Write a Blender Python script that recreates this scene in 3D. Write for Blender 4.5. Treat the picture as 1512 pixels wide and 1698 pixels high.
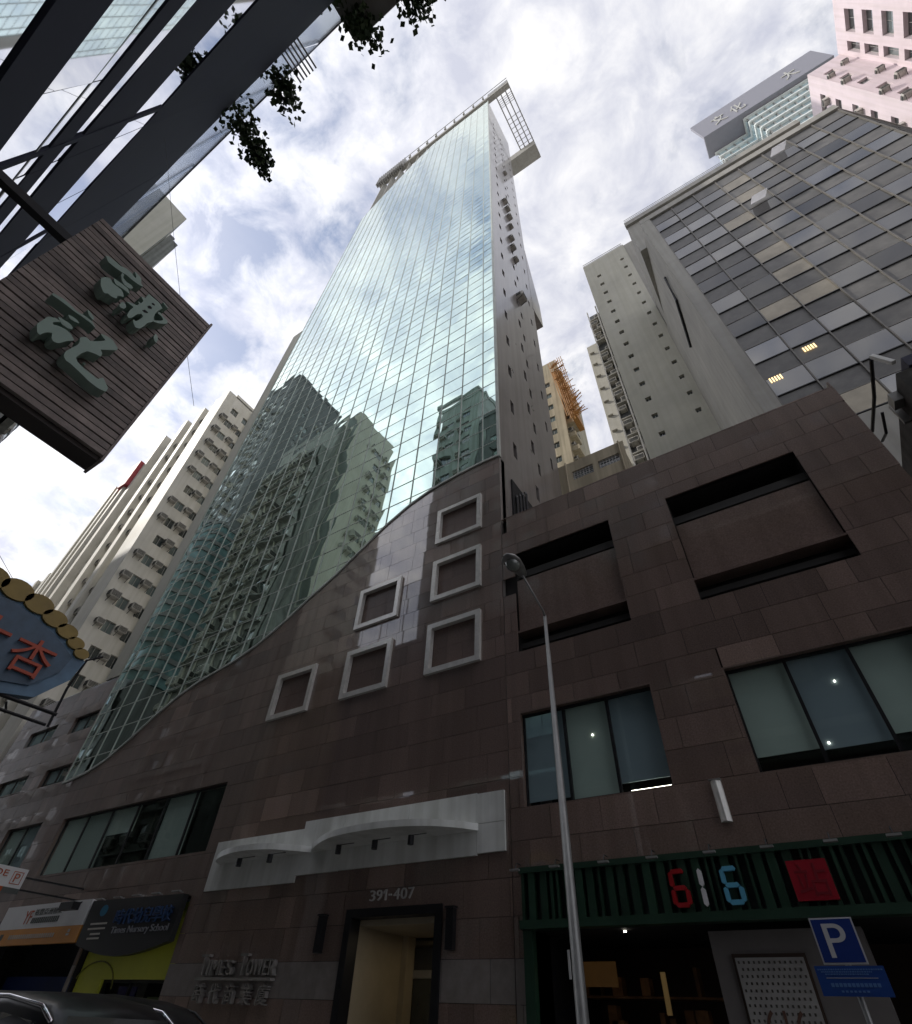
import bpy, math, random
from mathutils import Vector, Matrix
random.seed(11)
sc = bpy.context.scene
for o in list(bpy.data.objects): bpy.data.objects.remove(o)
COL = sc.collection
RD = math.radians

# ------------------------------------------------------------------ camera
cd = bpy.data.cameras.new('Camera'); cam = bpy.data.objects.new('Camera', cd); COL.objects.link(cam)
cd.sensor_fit = 'HORIZONTAL'; cd.sensor_width = 36; cd.lens = 36*867/1512; cd.clip_start = .05; cd.clip_end = 3000
right = (0.83900343, 0.54277935, 0.03825998); down = (-0.36090033, 0.6077273, -0.70740262); fwd = (-0.40721517, 0.57970519, 0.70577454)
cam.matrix_world = Matrix(((right[0], -down[0], -fwd[0], 0), (right[1], -down[1], -fwd[1], 0), (right[2], -down[2], -fwd[2], 1.6), (0, 0, 0, 1)))
sc.camera = cam

# ------------------------------------------------------------------ sky, sun, exposure
SUN_AZ, SUN_EL = -116.0, 40.0                     # azimuth from +Y towards +X, elevation
sd = Vector((math.sin(RD(SUN_AZ))*math.cos(RD(SUN_EL)), math.cos(RD(SUN_AZ))*math.cos(RD(SUN_EL)), math.sin(RD(SUN_EL))))
w = bpy.data.worlds.new('World'); sc.world = w; w.use_nodes = True
nt = w.node_tree; N = nt.nodes; L = nt.links; N.clear()
out = N.new('ShaderNodeOutputWorld'); bg = N.new('ShaderNodeBackground'); bg.inputs[1].default_value = .12
sky = N.new('ShaderNodeTexSky'); sky.sky_type = 'NISHITA'; sky.sun_disc = False
sky.sun_elevation = RD(SUN_EL); sky.sun_rotation = RD(SUN_AZ); sky.dust_density = 1.5
def math_(op, a, b=None, clamp=False):
    n = N.new('ShaderNodeMath'); n.operation = op; n.use_clamp = clamp
    for i, v in ((0, a), (1, b)):
        if v is None: continue
        if isinstance(v, (int, float)): n.inputs[i].default_value = v
        else: L.new(v, n.inputs[i])
    return n.outputs[0]
tc = N.new('ShaderNodeTexCoord'); sep = N.new('ShaderNodeSeparateXYZ'); L.new(tc.outputs['Generated'], sep.inputs[0])
den = math_('ADD', math_('MAXIMUM', sep.outputs[2], 0.0), .22)
cmb = N.new('ShaderNodeCombineXYZ'); L.new(math_('DIVIDE', sep.outputs[0], den), cmb.inputs[0]); L.new(math_('DIVIDE', sep.outputs[1], den), cmb.inputs[1])
def noise(vec, scale, detail, rough, dist, off):
    m = N.new('ShaderNodeMapping'); m.inputs['Location'].default_value = off; L.new(vec, m.inputs[0])
    n = N.new('ShaderNodeTexNoise'); n.inputs['Scale'].default_value = scale; n.inputs['Detail'].default_value = detail
    n.inputs['Roughness'].default_value = rough; n.inputs['Distortion'].default_value = dist
    L.new(m.outputs[0], n.inputs['Vector']); return n.outputs['Fac']
def ramp(fac, stops):
    r = N.new('ShaderNodeValToRGB'); L.new(fac, r.inputs[0]); e = r.color_ramp.elements
    while len(e) < len(stops): e.new(.5)
    for i, (p, c) in enumerate(stops): e[i].position = p; e[i].color = (c, c, c, 1) if not isinstance(c, tuple) else (*c, 1)
    return r.outputs[0]
big = noise(cmb.outputs[0], 1.5, 3, .5, .3, (3.1, 1.7, 0)); fine = noise(cmb.outputs[0], 13.0, 6, .6, .35, (0.4, 2.2, 1))
def clearing(cx, cy, r, k):
    dx, dy = math_('SUBTRACT', cmb_x, cx), math_('SUBTRACT', cmb_y, cy)
    d2 = math_('DIVIDE', math_('ADD', math_('MULTIPLY', dx, dx), math_('MULTIPLY', dy, dy)), r*r)
    return math_('MULTIPLY', math_('POWER', 2.718, math_('MULTIPLY', d2, -1.0)), k)
cmb_x, cmb_y = cmb.inputs[0].links[0].from_socket, cmb.inputs[1].links[0].from_socket
dens = math_('ADD', math_('MULTIPLY', big, .5), math_('MULTIPLY', fine, .5))
for c_ in ((-.43, .02, .05, .12), (-.585, .10, .07, .16), (-.30, .12, .045, .10), (.9, -.8, .2, .12), (.5, -1.6, .25, .14), (-1.6, -.9, .2, .12)): dens = math_('SUBTRACT', dens, clearing(*c_))
cov = ramp(dens, [(.34, .1), (.43, .72), (.5, 1.0)])
shade = ramp(noise(cmb.outputs[0], 11.0, 6, .6, .35, (1.4, .3, 2)), [(.35, (4.0, 4.12, 4.8)), (.5, (5.1, 5.16, 5.6)), (.65, (6.4, 6.35, 6.45))])
vm = N.new('ShaderNodeVectorMath'); vm.operation = 'DOT_PRODUCT'; L.new(tc.outputs['Generated'], vm.inputs[0]); vm.inputs[1].default_value = sd
glow = math_('ADD', math_('MULTIPLY', math_('POWER', math_('MAXIMUM', vm.outputs['Value'], 0.0), 5.0), .6), .93)
sc_ = N.new('ShaderNodeVectorMath'); sc_.operation = 'SCALE'; L.new(shade, sc_.inputs[0]); L.new(glow, sc_.inputs['Scale']); shade = sc_.outputs[0]
mixc = N.new('ShaderNodeMixRGB'); L.new(cov, mixc.inputs[0]); L.new(sky.outputs[0], mixc.inputs[1]); L.new(shade, mixc.inputs[2])
L.new(mixc.outputs[0], bg.inputs[0]); L.new(bg.outputs[0], out.inputs[0])
ld = bpy.data.lights.new('Sun', 'SUN'); ld.energy = 2.2; ld.angle = RD(1.0); ld.color = (1, .95, .87)
sun = bpy.data.objects.new('Sun', ld); COL.objects.link(sun); sun.rotation_euler = (-sd).to_track_quat('-Z', 'Y').to_euler(); sun.location = (0, 0, 200)
vs = sc.view_settings; vs.view_transform = 'Standard'; vs.look = 'None'; vs.exposure = 0.5; vs.gamma = 1; vs.use_curve_mapping = False
sc.cycles.max_bounces = 6; sc.cycles.diffuse_bounces = 3; sc.cycles.glossy_bounces = 3; sc.cycles.caustics_reflective = True; sc.cycles.blur_glossy = 1.0; sc.cycles.caustics_refractive = False; sc.cycles.sample_clamp_indirect = 4; sc.cycles.use_adaptive_sampling = True; sc.cycles.adaptive_threshold = .02

# ------------------------------------------------------------------ materials
MATS = {}
def pm(name, col, rough=.6, metal=0.0, var=.18, scale=1.3, bump=0.0, coat=0.0, coatr=.05, attr=0.0, streak=0.0, ior=1.5, emit=None, es=0.0, col2=None, bscale=None):
    """procedural principled material: noise mottling, optional vertical streaks, optional per-piece variation"""
    m = bpy.data.materials.new(name); m.use_nodes = True; t = m.node_tree; n = t.nodes; l = t.links
    b = n['Principled BSDF']; b.inputs['Metallic'].default_value = metal; b.inputs['IOR'].default_value = ior
    b.inputs['Coat Weight'].default_value = coat; b.inputs['Coat Roughness'].default_value = coatr
    g = n.new('ShaderNodeNewGeometry'); nz = n.new('ShaderNodeTexNoise'); nz.inputs['Scale'].default_value = scale
    nz.inputs['Detail'].default_value = 4; nz.inputs['Roughness'].default_value = .62; l.new(g.outputs['Position'], nz.inputs['Vector'])
    fac = nz.outputs['Fac']
    r = n.new('ShaderNodeValToRGB'); r.color_ramp.elements[0].position = .3; r.color_ramp.elements[1].position = .72
    lo = [c*(1-var) for c in col]; hi = [min(1, c*(1+var)) for c in (col2 or col)]
    r.color_ramp.elements[0].color = (*lo, 1); r.color_ramp.elements[1].color = (*hi, 1); l.new(fac, r.inputs[0]); cur = r.outputs[0]
    if streak:
        mp = n.new('ShaderNodeMapping'); mp.inputs['Scale'].default_value = (2.6, 2.6, .09); l.new(g.outputs['Position'], mp.inputs[0])
        n2 = n.new('ShaderNodeTexNoise'); n2.inputs['Scale'].default_value = 1.0; n2.inputs['Detail'].default_value = 3; l.new(mp.outputs[0], n2.inputs['Vector'])
        r2 = n.new('ShaderNodeValToRGB'); r2.color_ramp.elements[0].position = .35; r2.color_ramp.elements[1].position = .6
        k = 1-streak; r2.color_ramp.elements[0].color = (k, k, k*.97, 1); r2.color_ramp.elements[1].color = (1, 1, 1, 1); l.new(n2.outputs['Fac'], r2.inputs[0])
        mx = n.new('ShaderNodeMixRGB'); mx.blend_type = 'MULTIPLY'; mx.inputs[0].default_value = 1; l.new(cur, mx.inputs[1]); l.new(r2.outputs[0], mx.inputs[2]); cur = mx.outputs[0]
    if attr:
        a = n.new('ShaderNodeAttribute'); a.attribute_name = 'var'
        ad = n.new('ShaderNodeMath'); ad.operation = 'MULTIPLY_ADD'; ad.inputs[1].default_value = attr; ad.inputs[2].default_value = 1; l.new(a.outputs['Fac'], ad.inputs[0])
        mx = n.new('ShaderNodeVectorMath'); mx.operation = 'SCALE'; l.new(cur, mx.inputs[0]); l.new(ad.outputs[0], mx.inputs['Scale']); cur = mx.outputs[0]
    l.new(cur, b.inputs['Base Color'])
    rr = n.new('ShaderNodeMapRange'); rr.inputs['To Min'].default_value = max(.0, rough*.8); rr.inputs['To Max'].default_value = min(1, rough*1.2); l.new(fac, rr.inputs['Value']); l.new(rr.outputs[0], b.inputs['Roughness'])
    if bump:
        bp = n.new('ShaderNodeBump'); bp.inputs['Strength'].default_value = bump; bp.inputs['Distance'].default_value = .02
        nb = n.new('ShaderNodeTexNoise'); nb.inputs['Scale'].default_value = bscale or scale*8; nb.inputs['Detail'].default_value = 2; l.new(g.outputs['Position'], nb.inputs['Vector'])
        l.new(nb.outputs['Fac'], bp.inputs['Height']); l.new(bp.outputs[0], b.inputs['Normal'])
    if emit: b.inputs['Emission Color'].default_value = (*emit, 1); b.inputs['Emission Strength'].default_value = es
    MATS[name] = m; return m
def glassmix(name, tint, trans, rough=.02, ior=1.5, gl=1.0):
    """window glass: fresnel mix of mirror reflection and see-through tint"""
    m = bpy.data.materials.new(name); m.use_nodes = True; t = m.node_tree; n = t.nodes; l = t.links; n.remove(n['Principled BSDF'])
    fr = n.new('ShaderNodeFresnel'); fr.inputs[0].default_value = ior
    tr = n.new('ShaderNodeBsdfTransparent'); tr.inputs[0].default_value = (*trans, 1)
    gs = n.new('ShaderNodeBsdfGlossy'); gs.inputs[0].default_value = (*tint, 1); gs.inputs['Roughness'].default_value = rough
    k = n.new('ShaderNodeMath'); k.operation = 'MULTIPLY'; k.inputs[1].default_value = gl; k.use_clamp = True
    ge = n.new('ShaderNodeNewGeometry'); inv = n.new('ShaderNodeMath'); inv.operation = 'SUBTRACT'; inv.inputs[0].default_value = 1.0; l.new(ge.outputs['Backfacing'], inv.inputs[1])
    fm = n.new('ShaderNodeMath'); fm.operation = 'MULTIPLY'; l.new(fr.outputs[0], fm.inputs[0]); l.new(inv.outputs[0], fm.inputs[1]); l.new(fm.outputs[0], k.inputs[0])
    mx = n.new('ShaderNodeMixShader'); l.new(k.outputs[0], mx.inputs[0]); l.new(tr.outputs[0], mx.inputs[1]); l.new(gs.outputs[0], mx.inputs[2]); l.new(mx.outputs[0], n['Material Output'].inputs[0])
    MATS[name] = m; return m
granite = pm('granite', (.197, .136, .11), .3, var=.22, scale=28, attr=.45, streak=.14, coat=1.0, coatr=.025, ior=1.4, col2=(.235, .166, .138), bump=.05, bscale=60)
granite.node_tree.nodes['Principled BSDF'].inputs['Coat IOR'].default_value = 2.0
granite_matte = pm('granite_matte', (.17, .115, .095), .45, var=.2, scale=28, attr=.4, coat=.15)
granite_pale = pm('granite_pale', (.26, .23, .21), .3, var=.18, scale=3, attr=.2, coat=.5)
joint = pm('joint', (.02, .018, .017), .9)
dark_void = pm('dark_void', (.012, .012, .013), .8)
tower_glass = pm('tower_glass', (.62, .78, .72), .015, metal=1.0, var=.03, scale=.15, attr=.05)
mullion_m = pm('mullion', (.55, .58, .53), .5, metal=.2)
steel = pm('brushed_steel', (.85, .83, .78), .25, metal=.35, var=.12, scale=5)
side_tile = pm('side_tile', (.25, .225, .215), .3, var=.14, scale=.9, coat=.35, streak=.22, bump=.12)
concrete = pm('concrete', (.36, .35, .32), .75, var=.16, scale=.25, streak=.12, bump=.15)
cream = pm('cream_paint', (.50, .49, .42), .7, var=.12, scale=.2, streak=.08)
beige = pm('beige_paint', (.50, .48, .42), .7, var=.1, scale=.3, streak=.1)
white_paint = pm('white_paint', (.72, .69, .62), .6, var=.1, scale=.35, streak=.1)
tan = pm('tan_paint', (.44, .38, .27), .75, var=.12, scale=.4, streak=.3)
pink = pm('pink_tile', (.74, .63, .66), .5, var=.06, scale=.5, streak=.1)
dark_block = pm('dark_block', (.10, .105, .11), .6, var=.15, scale=.4, streak=.3)
grey_block = pm('grey_block', (.32, .35, .34), .65, var=.15, scale=.4, streak=.3)
win_dark = pm('window_glass_dark', (.03, .04, .04), .05, var=.2, scale=.5, coat=1, ior=1.6, attr=.8)
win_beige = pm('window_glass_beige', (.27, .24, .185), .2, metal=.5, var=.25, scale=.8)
win_grey = pm('window_glass_grey', (.21, .208, .206), .06, metal=.85, var=.06, scale=.3, attr=.3)
spandrel = pm('spandrel_panel', (.125, .121, .114), .5, var=.3, scale=1.1, attr=.25)
alu = pm('aluminium', (.36, .355, .34), .45, metal=.5)
office_bar = pm('office_mullion', (.17, .16, .145), .5, metal=.2)
ac_m = pm('air_conditioner', (.5, .48, .44), .6, var=.3, scale=3)
ac_dark = pm('air_conditioner_grille', (.06, .06, .055), .6)
blacksteel = pm('black_steel', (.02, .02, .022), .4, metal=.3)
soffit = pm('dark_soffit', (.065, .072, .10), .85, var=.12, scale=.6, ior=1.15)
near_glass = pm('near_glass', (.55, .57, .62), .02, metal=1.0, var=.04, scale=.2, attr=.12)
clear_glass = glassmix('clear_glass', (.9, .93, .95), (.80, .82, .85), gl=1.3)
shop_glass = glassmix('shop_glass', (.75, .95, .9), (.95, .99, .97), gl=1.5)
blind_a = pm('blind_green', (.40, .49, .45), .8, var=.06, scale=.6)
blind_b = pm('blind_blue', (.24, .31, .35), .8, var=.06, scale=.6)
blind_c = pm('blind_pale', (.5, .6, .55), .8, var=.06, scale=.6)
white_panel = pm('white_panel', (.82, .83, .79), .35, var=.1, scale=1.2, streak=.2)
slat_m = pm('sign_slat', (.26, .22, .198), .6, var=.35, scale=3, attr=.35, bump=.2)
letter_green = pm('letter_green', (.3, .42, .355), .5, var=.06)
leafm = pm('leaf', (.05, .085, .03), .6, var=.4, scale=6)
bark = pm('bark', (.08, .06, .045), .9)
frosted = bpy.data.materials.new('frosted_glass'); frosted.use_nodes = True; _n = frosted.node_tree.nodes; _t = _n.new('ShaderNodeBsdfTranslucent'); _t.inputs[0].default_value = (.5, .5, .52, 1); frosted.node_tree.links.new(_t.outputs[0], _n['Material Output'].inputs[0])
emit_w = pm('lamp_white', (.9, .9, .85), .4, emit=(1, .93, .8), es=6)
emit_warm = pm('lamp_warm', (.9, .7, .4), .4, emit=(1, .72, .35), es=1.4)

# ------------------------------------------------------------------ mesh helpers
class MB:
    def __init__(s): s.v = []; s.f = []; s.m = []; s.var = []
    def face(s, pts, mi=0, var=0.0):
        b = len(s.v); s.v += [tuple(p) for p in pts]; s.f.append(tuple(range(b, b+len(pts)))); s.m.append(mi); s.var.append(var)
    def box(s, x0, x1, y0, y1, z0, z1, mi=0, var=0.0):
        b = len(s.v); s.v += [(x, y, z) for z in (z0, z1) for y in (y0, y1) for x in (x0, x1)]
        for q in ((0, 2, 3, 1), (4, 5, 7, 6), (0, 1, 5, 4), (2, 6, 7, 3), (0, 4, 6, 2), (1, 3, 7, 5)):
            s.f.append(tuple(b+i for i in q)); s.m.append(mi); s.var.append(var)
        return s
    def prism(s, pts, ext, mi=0, var=0.0):
        """closed polygon (3D points) pushed along ext"""
        n = len(pts); b = len(s.v); s.v += [tuple(p) for p in pts] + [tuple(Vector(p)+Vector(ext)) for p in pts]
        fs = [tuple(range(b, b+n)), tuple(range(b+2*n-1, b+n-1, -1))] + [(b+i, b+n+i, b+n+(i+1) % n, b+(i+1) % n) for i in range(n)]
        for q in fs: s.f.append(q); s.m.append(mi); s.var.append(var)
        return s
    def bar(s, a, b_, wd, mi=0):
        a = Vector(a); c = Vector(b_); d = (c-a).normalized(); up = Vector((0, 0, 1)) if abs(d.z) < .9 else Vector((1, 0, 0))
        u = d.cross(up).normalized()*wd/2; v = d.cross(u).normalized()*wd/2
        s.prism([a-u-v, a+u-v, a+u+v, a-u+v], c-a, mi); return s
    def tube(s, path, rad, n=10, mi=0, cap=True):
        path = [Vector(p) for p in path]; b0 = len(s.v)
        for i, p in enumerate(path):
            d = (path[min(i+1, len(path)-1)]-path[max(i-1, 0)]).normalized(); up = Vector((0, 0, 1)) if abs(d.z) < .9 else Vector((1, 0, 0))
            u = d.cross(up).normalized(); v = d.cross(u).normalized(); r = rad[i] if isinstance(rad, (list, tuple)) else rad
            for k in range(n):
                a = 2*math.pi*k/n; s.v.append(tuple(p+u*r*math.cos(a)+v*r*math.sin(a)))
        for i in range(len(path)-1):
            for k in range(n):
                s.f.append((b0+i*n+k, b0+i*n+(k+1) % n, b0+(i+1)*n+(k+1) % n, b0+(i+1)*n+k)); s.m.append(mi); s.var.append(0)
        if cap:
            s.f.append(tuple(range(b0+n-1, b0-1, -1))); e = b0+(len(path)-1)*n; s.f.append(tuple(range(e, e+n))); s.m += [mi, mi]; s.var += [0, 0]
        return s
    def mesh(s, name, mats, smooth=False):
        me = bpy.data.meshes.new(name); me.from_pydata(s.v, [], s.f)
        for m in (mats if isinstance(mats, (list, tuple)) else [mats]): me.materials.append(m)
        me.polygons.foreach_set('material_index', s.m)
        if any(s.var): a = me.attributes.new('var', 'FLOAT', 'FACE'); a.data.foreach_set('value', s.var)
        if smooth: me.polygons.foreach_set('use_smooth', [True]*len(s.f))
        me.update(); return me
WM = {}
def link(o, parent, M=None):
    COL.objects.link(o); M = M or Matrix()
    WM[o.name] = M
    if parent is not None: o.parent = parent; o.matrix_parent_inverse = WM[parent.name].inverted()
    o.matrix_basis = M
    return o
def thing(name, label, cat, base, group=None):
    o = bpy.data.objects.new(name, None); o.empty_display_size = .3; o['label'] = label; o['category'] = cat
    if group: o['group'] = group
    return link(o, None, Matrix.Translation(base))
def part(name, mb, mats, parent, smooth=False, M=None, stuff=False, label=None):
    me = mb if isinstance(mb, bpy.types.Mesh) else mb.mesh(name, mats, smooth)
    o = link(bpy.data.objects.new(name, me), parent, M)
    if stuff: o['kind'] = 'stuff'
    if label: o['label'] = label
    return o
def solo(name, mb, mats, label, cat, group=None, smooth=False):
    o = part(name, mb, mats, None, smooth); o['label'] = label; o['category'] = cat
    if group: o['group'] = group
    return o
def struct(name, mb, mats):
    o = part(name, mb, mats, None); o['kind'] = 'structure'; return o
def frame_of(O, U):
    """matrix of a wall: local x along U, local y into the wall, local z up"""
    U = Vector(U).normalized(); inn = Vector((-U.y, U.x, 0))
    return Matrix(((U.x, inn.x, 0, O[0]), (U.y, inn.y, 0, O[1]), (0, 0, 1, O[2]), (0, 0, 0, 1)))
def wall_mb(M, Lw, H, ops, depth=.22, z0=0.0, mb=None):
    """flat wall in frame M from (0,z0) to (Lw,H) with real openings (u0,u1,v0,v1) and reveals"""
    mb = mb or MB(); us = sorted({0.0, Lw} | {round(o[i], 4) for o in ops for i in (0, 1)}); vs_ = sorted({z0, H} | {round(o[i], 4) for o in ops for i in (2, 3)})
    us = [u for u in us if -1e-6 <= u <= Lw+1e-6]; vs_ = [v for v in vs_ if z0-1e-6 <= v <= H+1e-6]
    P = lambda u, y, v: M @ Vector((u, y, v))
    for j in range(len(vs_)-1):
        run = None
        for i in range(len(us)):
            inside = i == len(us)-1 or any(o[0]-1e-4 <= us[i] and us[i+1] <= o[1]+1e-4 and o[2]-1e-4 <= vs_[j] and vs_[j+1] <= o[3]+1e-4 for o in ops)
            if not inside and run is None: run = us[i]
            if inside and run is not None:
                mb.face([P(run, 0, vs_[j]), P(us[i], 0, vs_[j]), P(us[i], 0, vs_[j+1]), P(run, 0, vs_[j+1])]); run = None
    for (a, b, c, d) in ops:
        for q in (((a, c), (b, c)), ((b, c), (b, d)), ((b, d), (a, d)), ((a, d), (a, c))):
            (u0, v0), (u1, v1) = q
            mb.face([P(u0, 0, v0), P(u0, depth, v0), P(u1, depth, v1), P(u1, 0, v1)])
    return mb
def text_mesh(name, body, mat, x0, x1, z0, z1, y, ext=.03):
    """lettering fitted to a box on a wall that faces -Y"""
    c = bpy.data.curves.new('lettering', 'FONT'); c.body = body; c.extrude = .0; o = bpy.data.objects.new('lettering', c); COL.objects.link(o)
    dg = bpy.context.evaluated_depsgraph_get(); me = bpy.data.meshes.new_from_object(o.evaluated_get(dg)); bpy.data.objects.remove(o); bpy.data.curves.remove(c)
    xs = [v.co.x for v in me.vertices]; ys = [v.co.y for v in me.vertices]; ax, bx, ay, by = min(xs), max(xs), min(ys), max(ys)
    mb = MB(); sx = (x1-x0)/(bx-ax); sy = (z1-z0)/(by-ay)
    co = [(x0+(v.co.x-ax)*sx, z0+(v.co.y-ay)*sy) for v in me.vertices]
    cnt = {}
    for p in me.polygons:
        vv = list(p.vertices); mb.face([(co[i][0], y-ext, co[i][1]) for i in vv])
        for a, b in zip(vv, vv[1:]+vv[:1]): cnt.setdefault((min(a, b), max(a, b)), []).append((a, b))
    for e, k in cnt.items():
        if len(k) == 1 and ext > 0:
            a, b = k[0]; mb.face([(co[b][0], y-ext, co[b][1]), (co[a][0], y-ext, co[a][1]), (co[a][0], y, co[a][1]), (co[b][0], y, co[b][1])])
    bpy.data.meshes.remove(me); return mb.mesh(name, mat)

# ------------------------------------------------------------------ setting: ground, road, pavements
asphalt = pm('asphalt', (.05, .05, .052), .85, var=.3, scale=4, bump=.3)
paving = pm('paving', (.34, .33, .31), .8, var=.2, scale=2, bump=.2)
line_paint = pm('road_paint', (.7, .68, .6), .6, var=.15)
struct('ground', MB().box(-1500, 1500, -1500, 1500, -1, -.006), paving)
struct('road', MB().box(-300, 300, 2.2, 10.2, -.3, -.001), asphalt)
struct('pavement', MB().box(-300, 300, -3.3, 2.2, -.3, .13), paving)
struct('pavement', MB().box(-300, 300, 10.2, 14.5, -.3, .13), paving)
mb = MB()
for i in range(60): mb.box(-150+i*5, -147+i*5, 6.15, 6.27, -.001, .003)
struct('road_marking', mb, line_paint)

# ------------------------------------------------------------------ granite cladding helpers
FY = 14.0
def sub_rects(r, ops):
    rs = [r]
    for o in ops:
        nx = []
        for (a, b, c, d) in rs:
            if o[0] >= b or o[1] <= a or o[2] >= d or o[3] <= c: nx.append((a, b, c, d)); continue
            if o[0] > a: nx.append((a, o[0], c, d))
            if o[1] < b: nx.append((o[1], b, c, d))
            m0, m1 = max(a, o[0]), min(b, o[1])
            if o[2] > c: nx.append((m0, m1, c, o[2]))
            if o[3] < d: nx.append((m0, m1, o[3], d))
        rs = nx
    return [r for r in rs if r[1]-r[0] > .04 and r[3]-r[2] > .04]
def stone_panels(parent, x0, x1, ztop, ops, y=FY, width=1.37, row=.78, zoff=.54, limit=300, pale=(), gap=.011, seed=1):
    """granite slabs as single pieces; ztop is a function of x"""
    rnd = random.Random(seed); out = []; z = zoff-row; k = 0
    zmax = max(ztop(x0+(x1-x0)*i/60) for i in range(61))
    while z < zmax:
        za, zb = max(z, .13), z+row; rowvar = rnd.uniform(-.18, .18) - (.35 if k % 5 == 3 else 0)
        x = x0 - rnd.uniform(0, width)
        while x < x1:
            a, b = max(x, x0), min(x+width*rnd.choice((1, 1, 1, .5)), x1); x = b if b > x0 else x+width
            if b-a < .02 or zb <= za: continue
            v = rowvar + rnd.uniform(-.4, .4) + (.9 if rnd.random() < .07 else 0)
            for (p, q, r, s) in sub_rects((a+gap/2, b-gap/2, za+gap/2, zb-gap/2), ops):
                lo = min(ztop(p), ztop(q), ztop((p+q)/2))-.02
                if r >= max(ztop(p), ztop(q))-.02: continue
                if s <= lo: pts = [(p, r), (q, r), (q, s), (p, s)]
                else:
                    pts = [(p, r), (q, r)]
                    for i in range(5):
                        xx = q+(p-q)*i/4; pts.append((xx, max(r+.002, min(s, ztop(xx)-.02))))
                out.append((pts, v, (p+q)/2, (r+s)/2))
        z = zb; k += 1
    out.sort(key=lambda t: t[2]**2+FY**2+(t[3]-1.6)**2)
    rest = {0: MB(), 1: MB()}
    for i, (pts, v, cx, cz) in enumerate(out):
        ta, tb, dy = rnd.gauss(0, .0022), rnd.gauss(0, .0022), rnd.uniform(0, .004)
        is_p = int(any(a <= cx <= b and c <= cz <= d for (a, b, c, d) in pale))
        f = [(px, y-dy+ta*(px-cx)+tb*(pz-cz), pz) for px, pz in pts]
        m = MB() if i < limit else rest[is_p]
        m.prism(f, (0, .05, 0), 0, v)
        if i < limit: part('stone_panel', m, granite_pale if is_p else granite, parent)
    for j, m in rest.items():
        if m.f: part('stone_panel', m, granite_pale if j else granite, parent, stuff=True)
def lin(pts):
    def fn(x):
        if x <= pts[0][0]: return pts[0][1]
        for (a, c), (b, d) in zip(pts, pts[1:]):
            if x <= b: return c+(d-c)*(x-a)/(b-a)
        return pts[-1][1]
    return fn

# ------------------------------------------------------------------ the tower
T = thing('glass_tower', 'tall slab tower with green mirror curtain wall over a wave edged brown granite base', 'tower', (-21.3, 18, 0))
gcurve = lin([(-35.17, 10.5), (-34.4, 10.56), (-33, 10.75), (-31.6, 11.15), (-30.1, 11.95), (-28.6, 12.9), (-27.2, 13.6), (-25.8, 14.1), (-24.4, 14.38), (-23.2, 14.62), (-21.6, 15.15), (-20.1, 15.94), (-18.6, 16.9), (-17.0, 17.8), (-15.6, 18.8), (-14.1, 19.86), (-12.7, 20.6), (-11.3, 21.05), (-9.84, 21.25), (-8.4, 21.33), (-7.5, 21.28)])
def gtop(x): return 132.5 - (22*((-20-x)/15)**1.3 if x < -20 else 0)
def stop_(x): return gcurve(x) if x > -35.17 else 16.85
BIGW = (-33.0, -20.42, 6.05, 8.56); WL = (-38.9, -35.1, 6.55, 8.65)
SW = [(-43.8, -40.2, 13.75, 14.82), (-38.2, -35.35, 13.65, 14.8), (-38.2, -35.35, 10.6, 11.66), (-43.9, -40.2, 10.72, 11.72)]
DOOR = (-12.75, -9.68, 0, 3.86); YF = (-33.3, -26.4, 0, 4.85); NU = (-26.2, -20.42, 0, 4.72)
FR = [(-9.62, 18.03), (-9.62, 14.94), (-9.62, 11.75), (-13.69, 14.88), (-13.74, 11.75), (-17.88, 11.72)]
FROPS = [(x-1.08, x+1.08, z-.94, z+.94) for x, z in FR]
ops = [BIGW, WL, DOOR, YF, NU]+SW+FROPS
stone_panels(T, -46, -7.5, stop_, ops, pale=[(-40, -7, 2.05, 2.9), (-40, -7, .5, 1.33)], seed=3)
# backing behind the slabs (dark joints), with the openings left free
M0 = frame_of((-46, FY+.2, 0), (1, 0, 0)); sh = lambda o: (o[0]+46, o[1]+46, o[2], o[3])
part('backing_wall', wall_mb(M0, 38.5, 10.4, [sh(o) for o in (BIGW, WL, DOOR, YF, NU)], .25), joint, T)
mb = MB(); xs = [-35.17+27.67*i/40 for i in range(41)]
mb.prism([(x, FY+.2, 10.4) for x in (-35.17, -7.5)]+[(x, FY+.2, gcurve(x)-.03) for x in reversed(xs)], (0, .3, 0))
part('backing_wall', mb, joint, T)
part('backing_wall', wall_mb(frame_of((-46, FY+.2, 0), (1, 0, 0)), 10.83, 16.8, [sh(o) for o in SW if o[1] < -35.2], .3, z0=10.4), joint, T)
part('roof_slab', MB().box(-46, -35.2, FY+.5, 30, 16.5, 16.8), concrete, T)
part('wing_wall', MB().box(-45.99, -45.9, FY+.06, 30, 0, 16.8), granite, T)
# square steel frames with recessed granite
for x, z in FR:
    o = part('square_frame', MB(), steel, T); mb = MB(); W_, H_ = 1.18, 1.04; t = .2
    outer = [(-W_, -H_), (W_, -H_), (W_, H_), (-W_, H_)]; inner = [(-W_+t, -H_+t), (W_-t, -H_+t), (W_-t, H_-t), (-W_+t, H_-t)]
    for i in range(4):
        j = (i+1) % 4; q = [outer[i], outer[j], inner[j], inner[i]]
        mb.prism([(x+a, FY-.13, z+b) for a, b in q], (0, .2, 0))
    o.data = mb.mesh('square_frame', steel)
    rec = MB()
    for i in range(2):
        for j in range(3): rec.box(x-1.0+j*.67+.004, x-1.0+(j+1)*.67-.004, FY+.09, FY+.15, z-.86+i*.86+.004, z+i*.86-.004, 0, random.uniform(-.3, .3))
    part('recessed_panel', rec, granite_matte, o)
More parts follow.
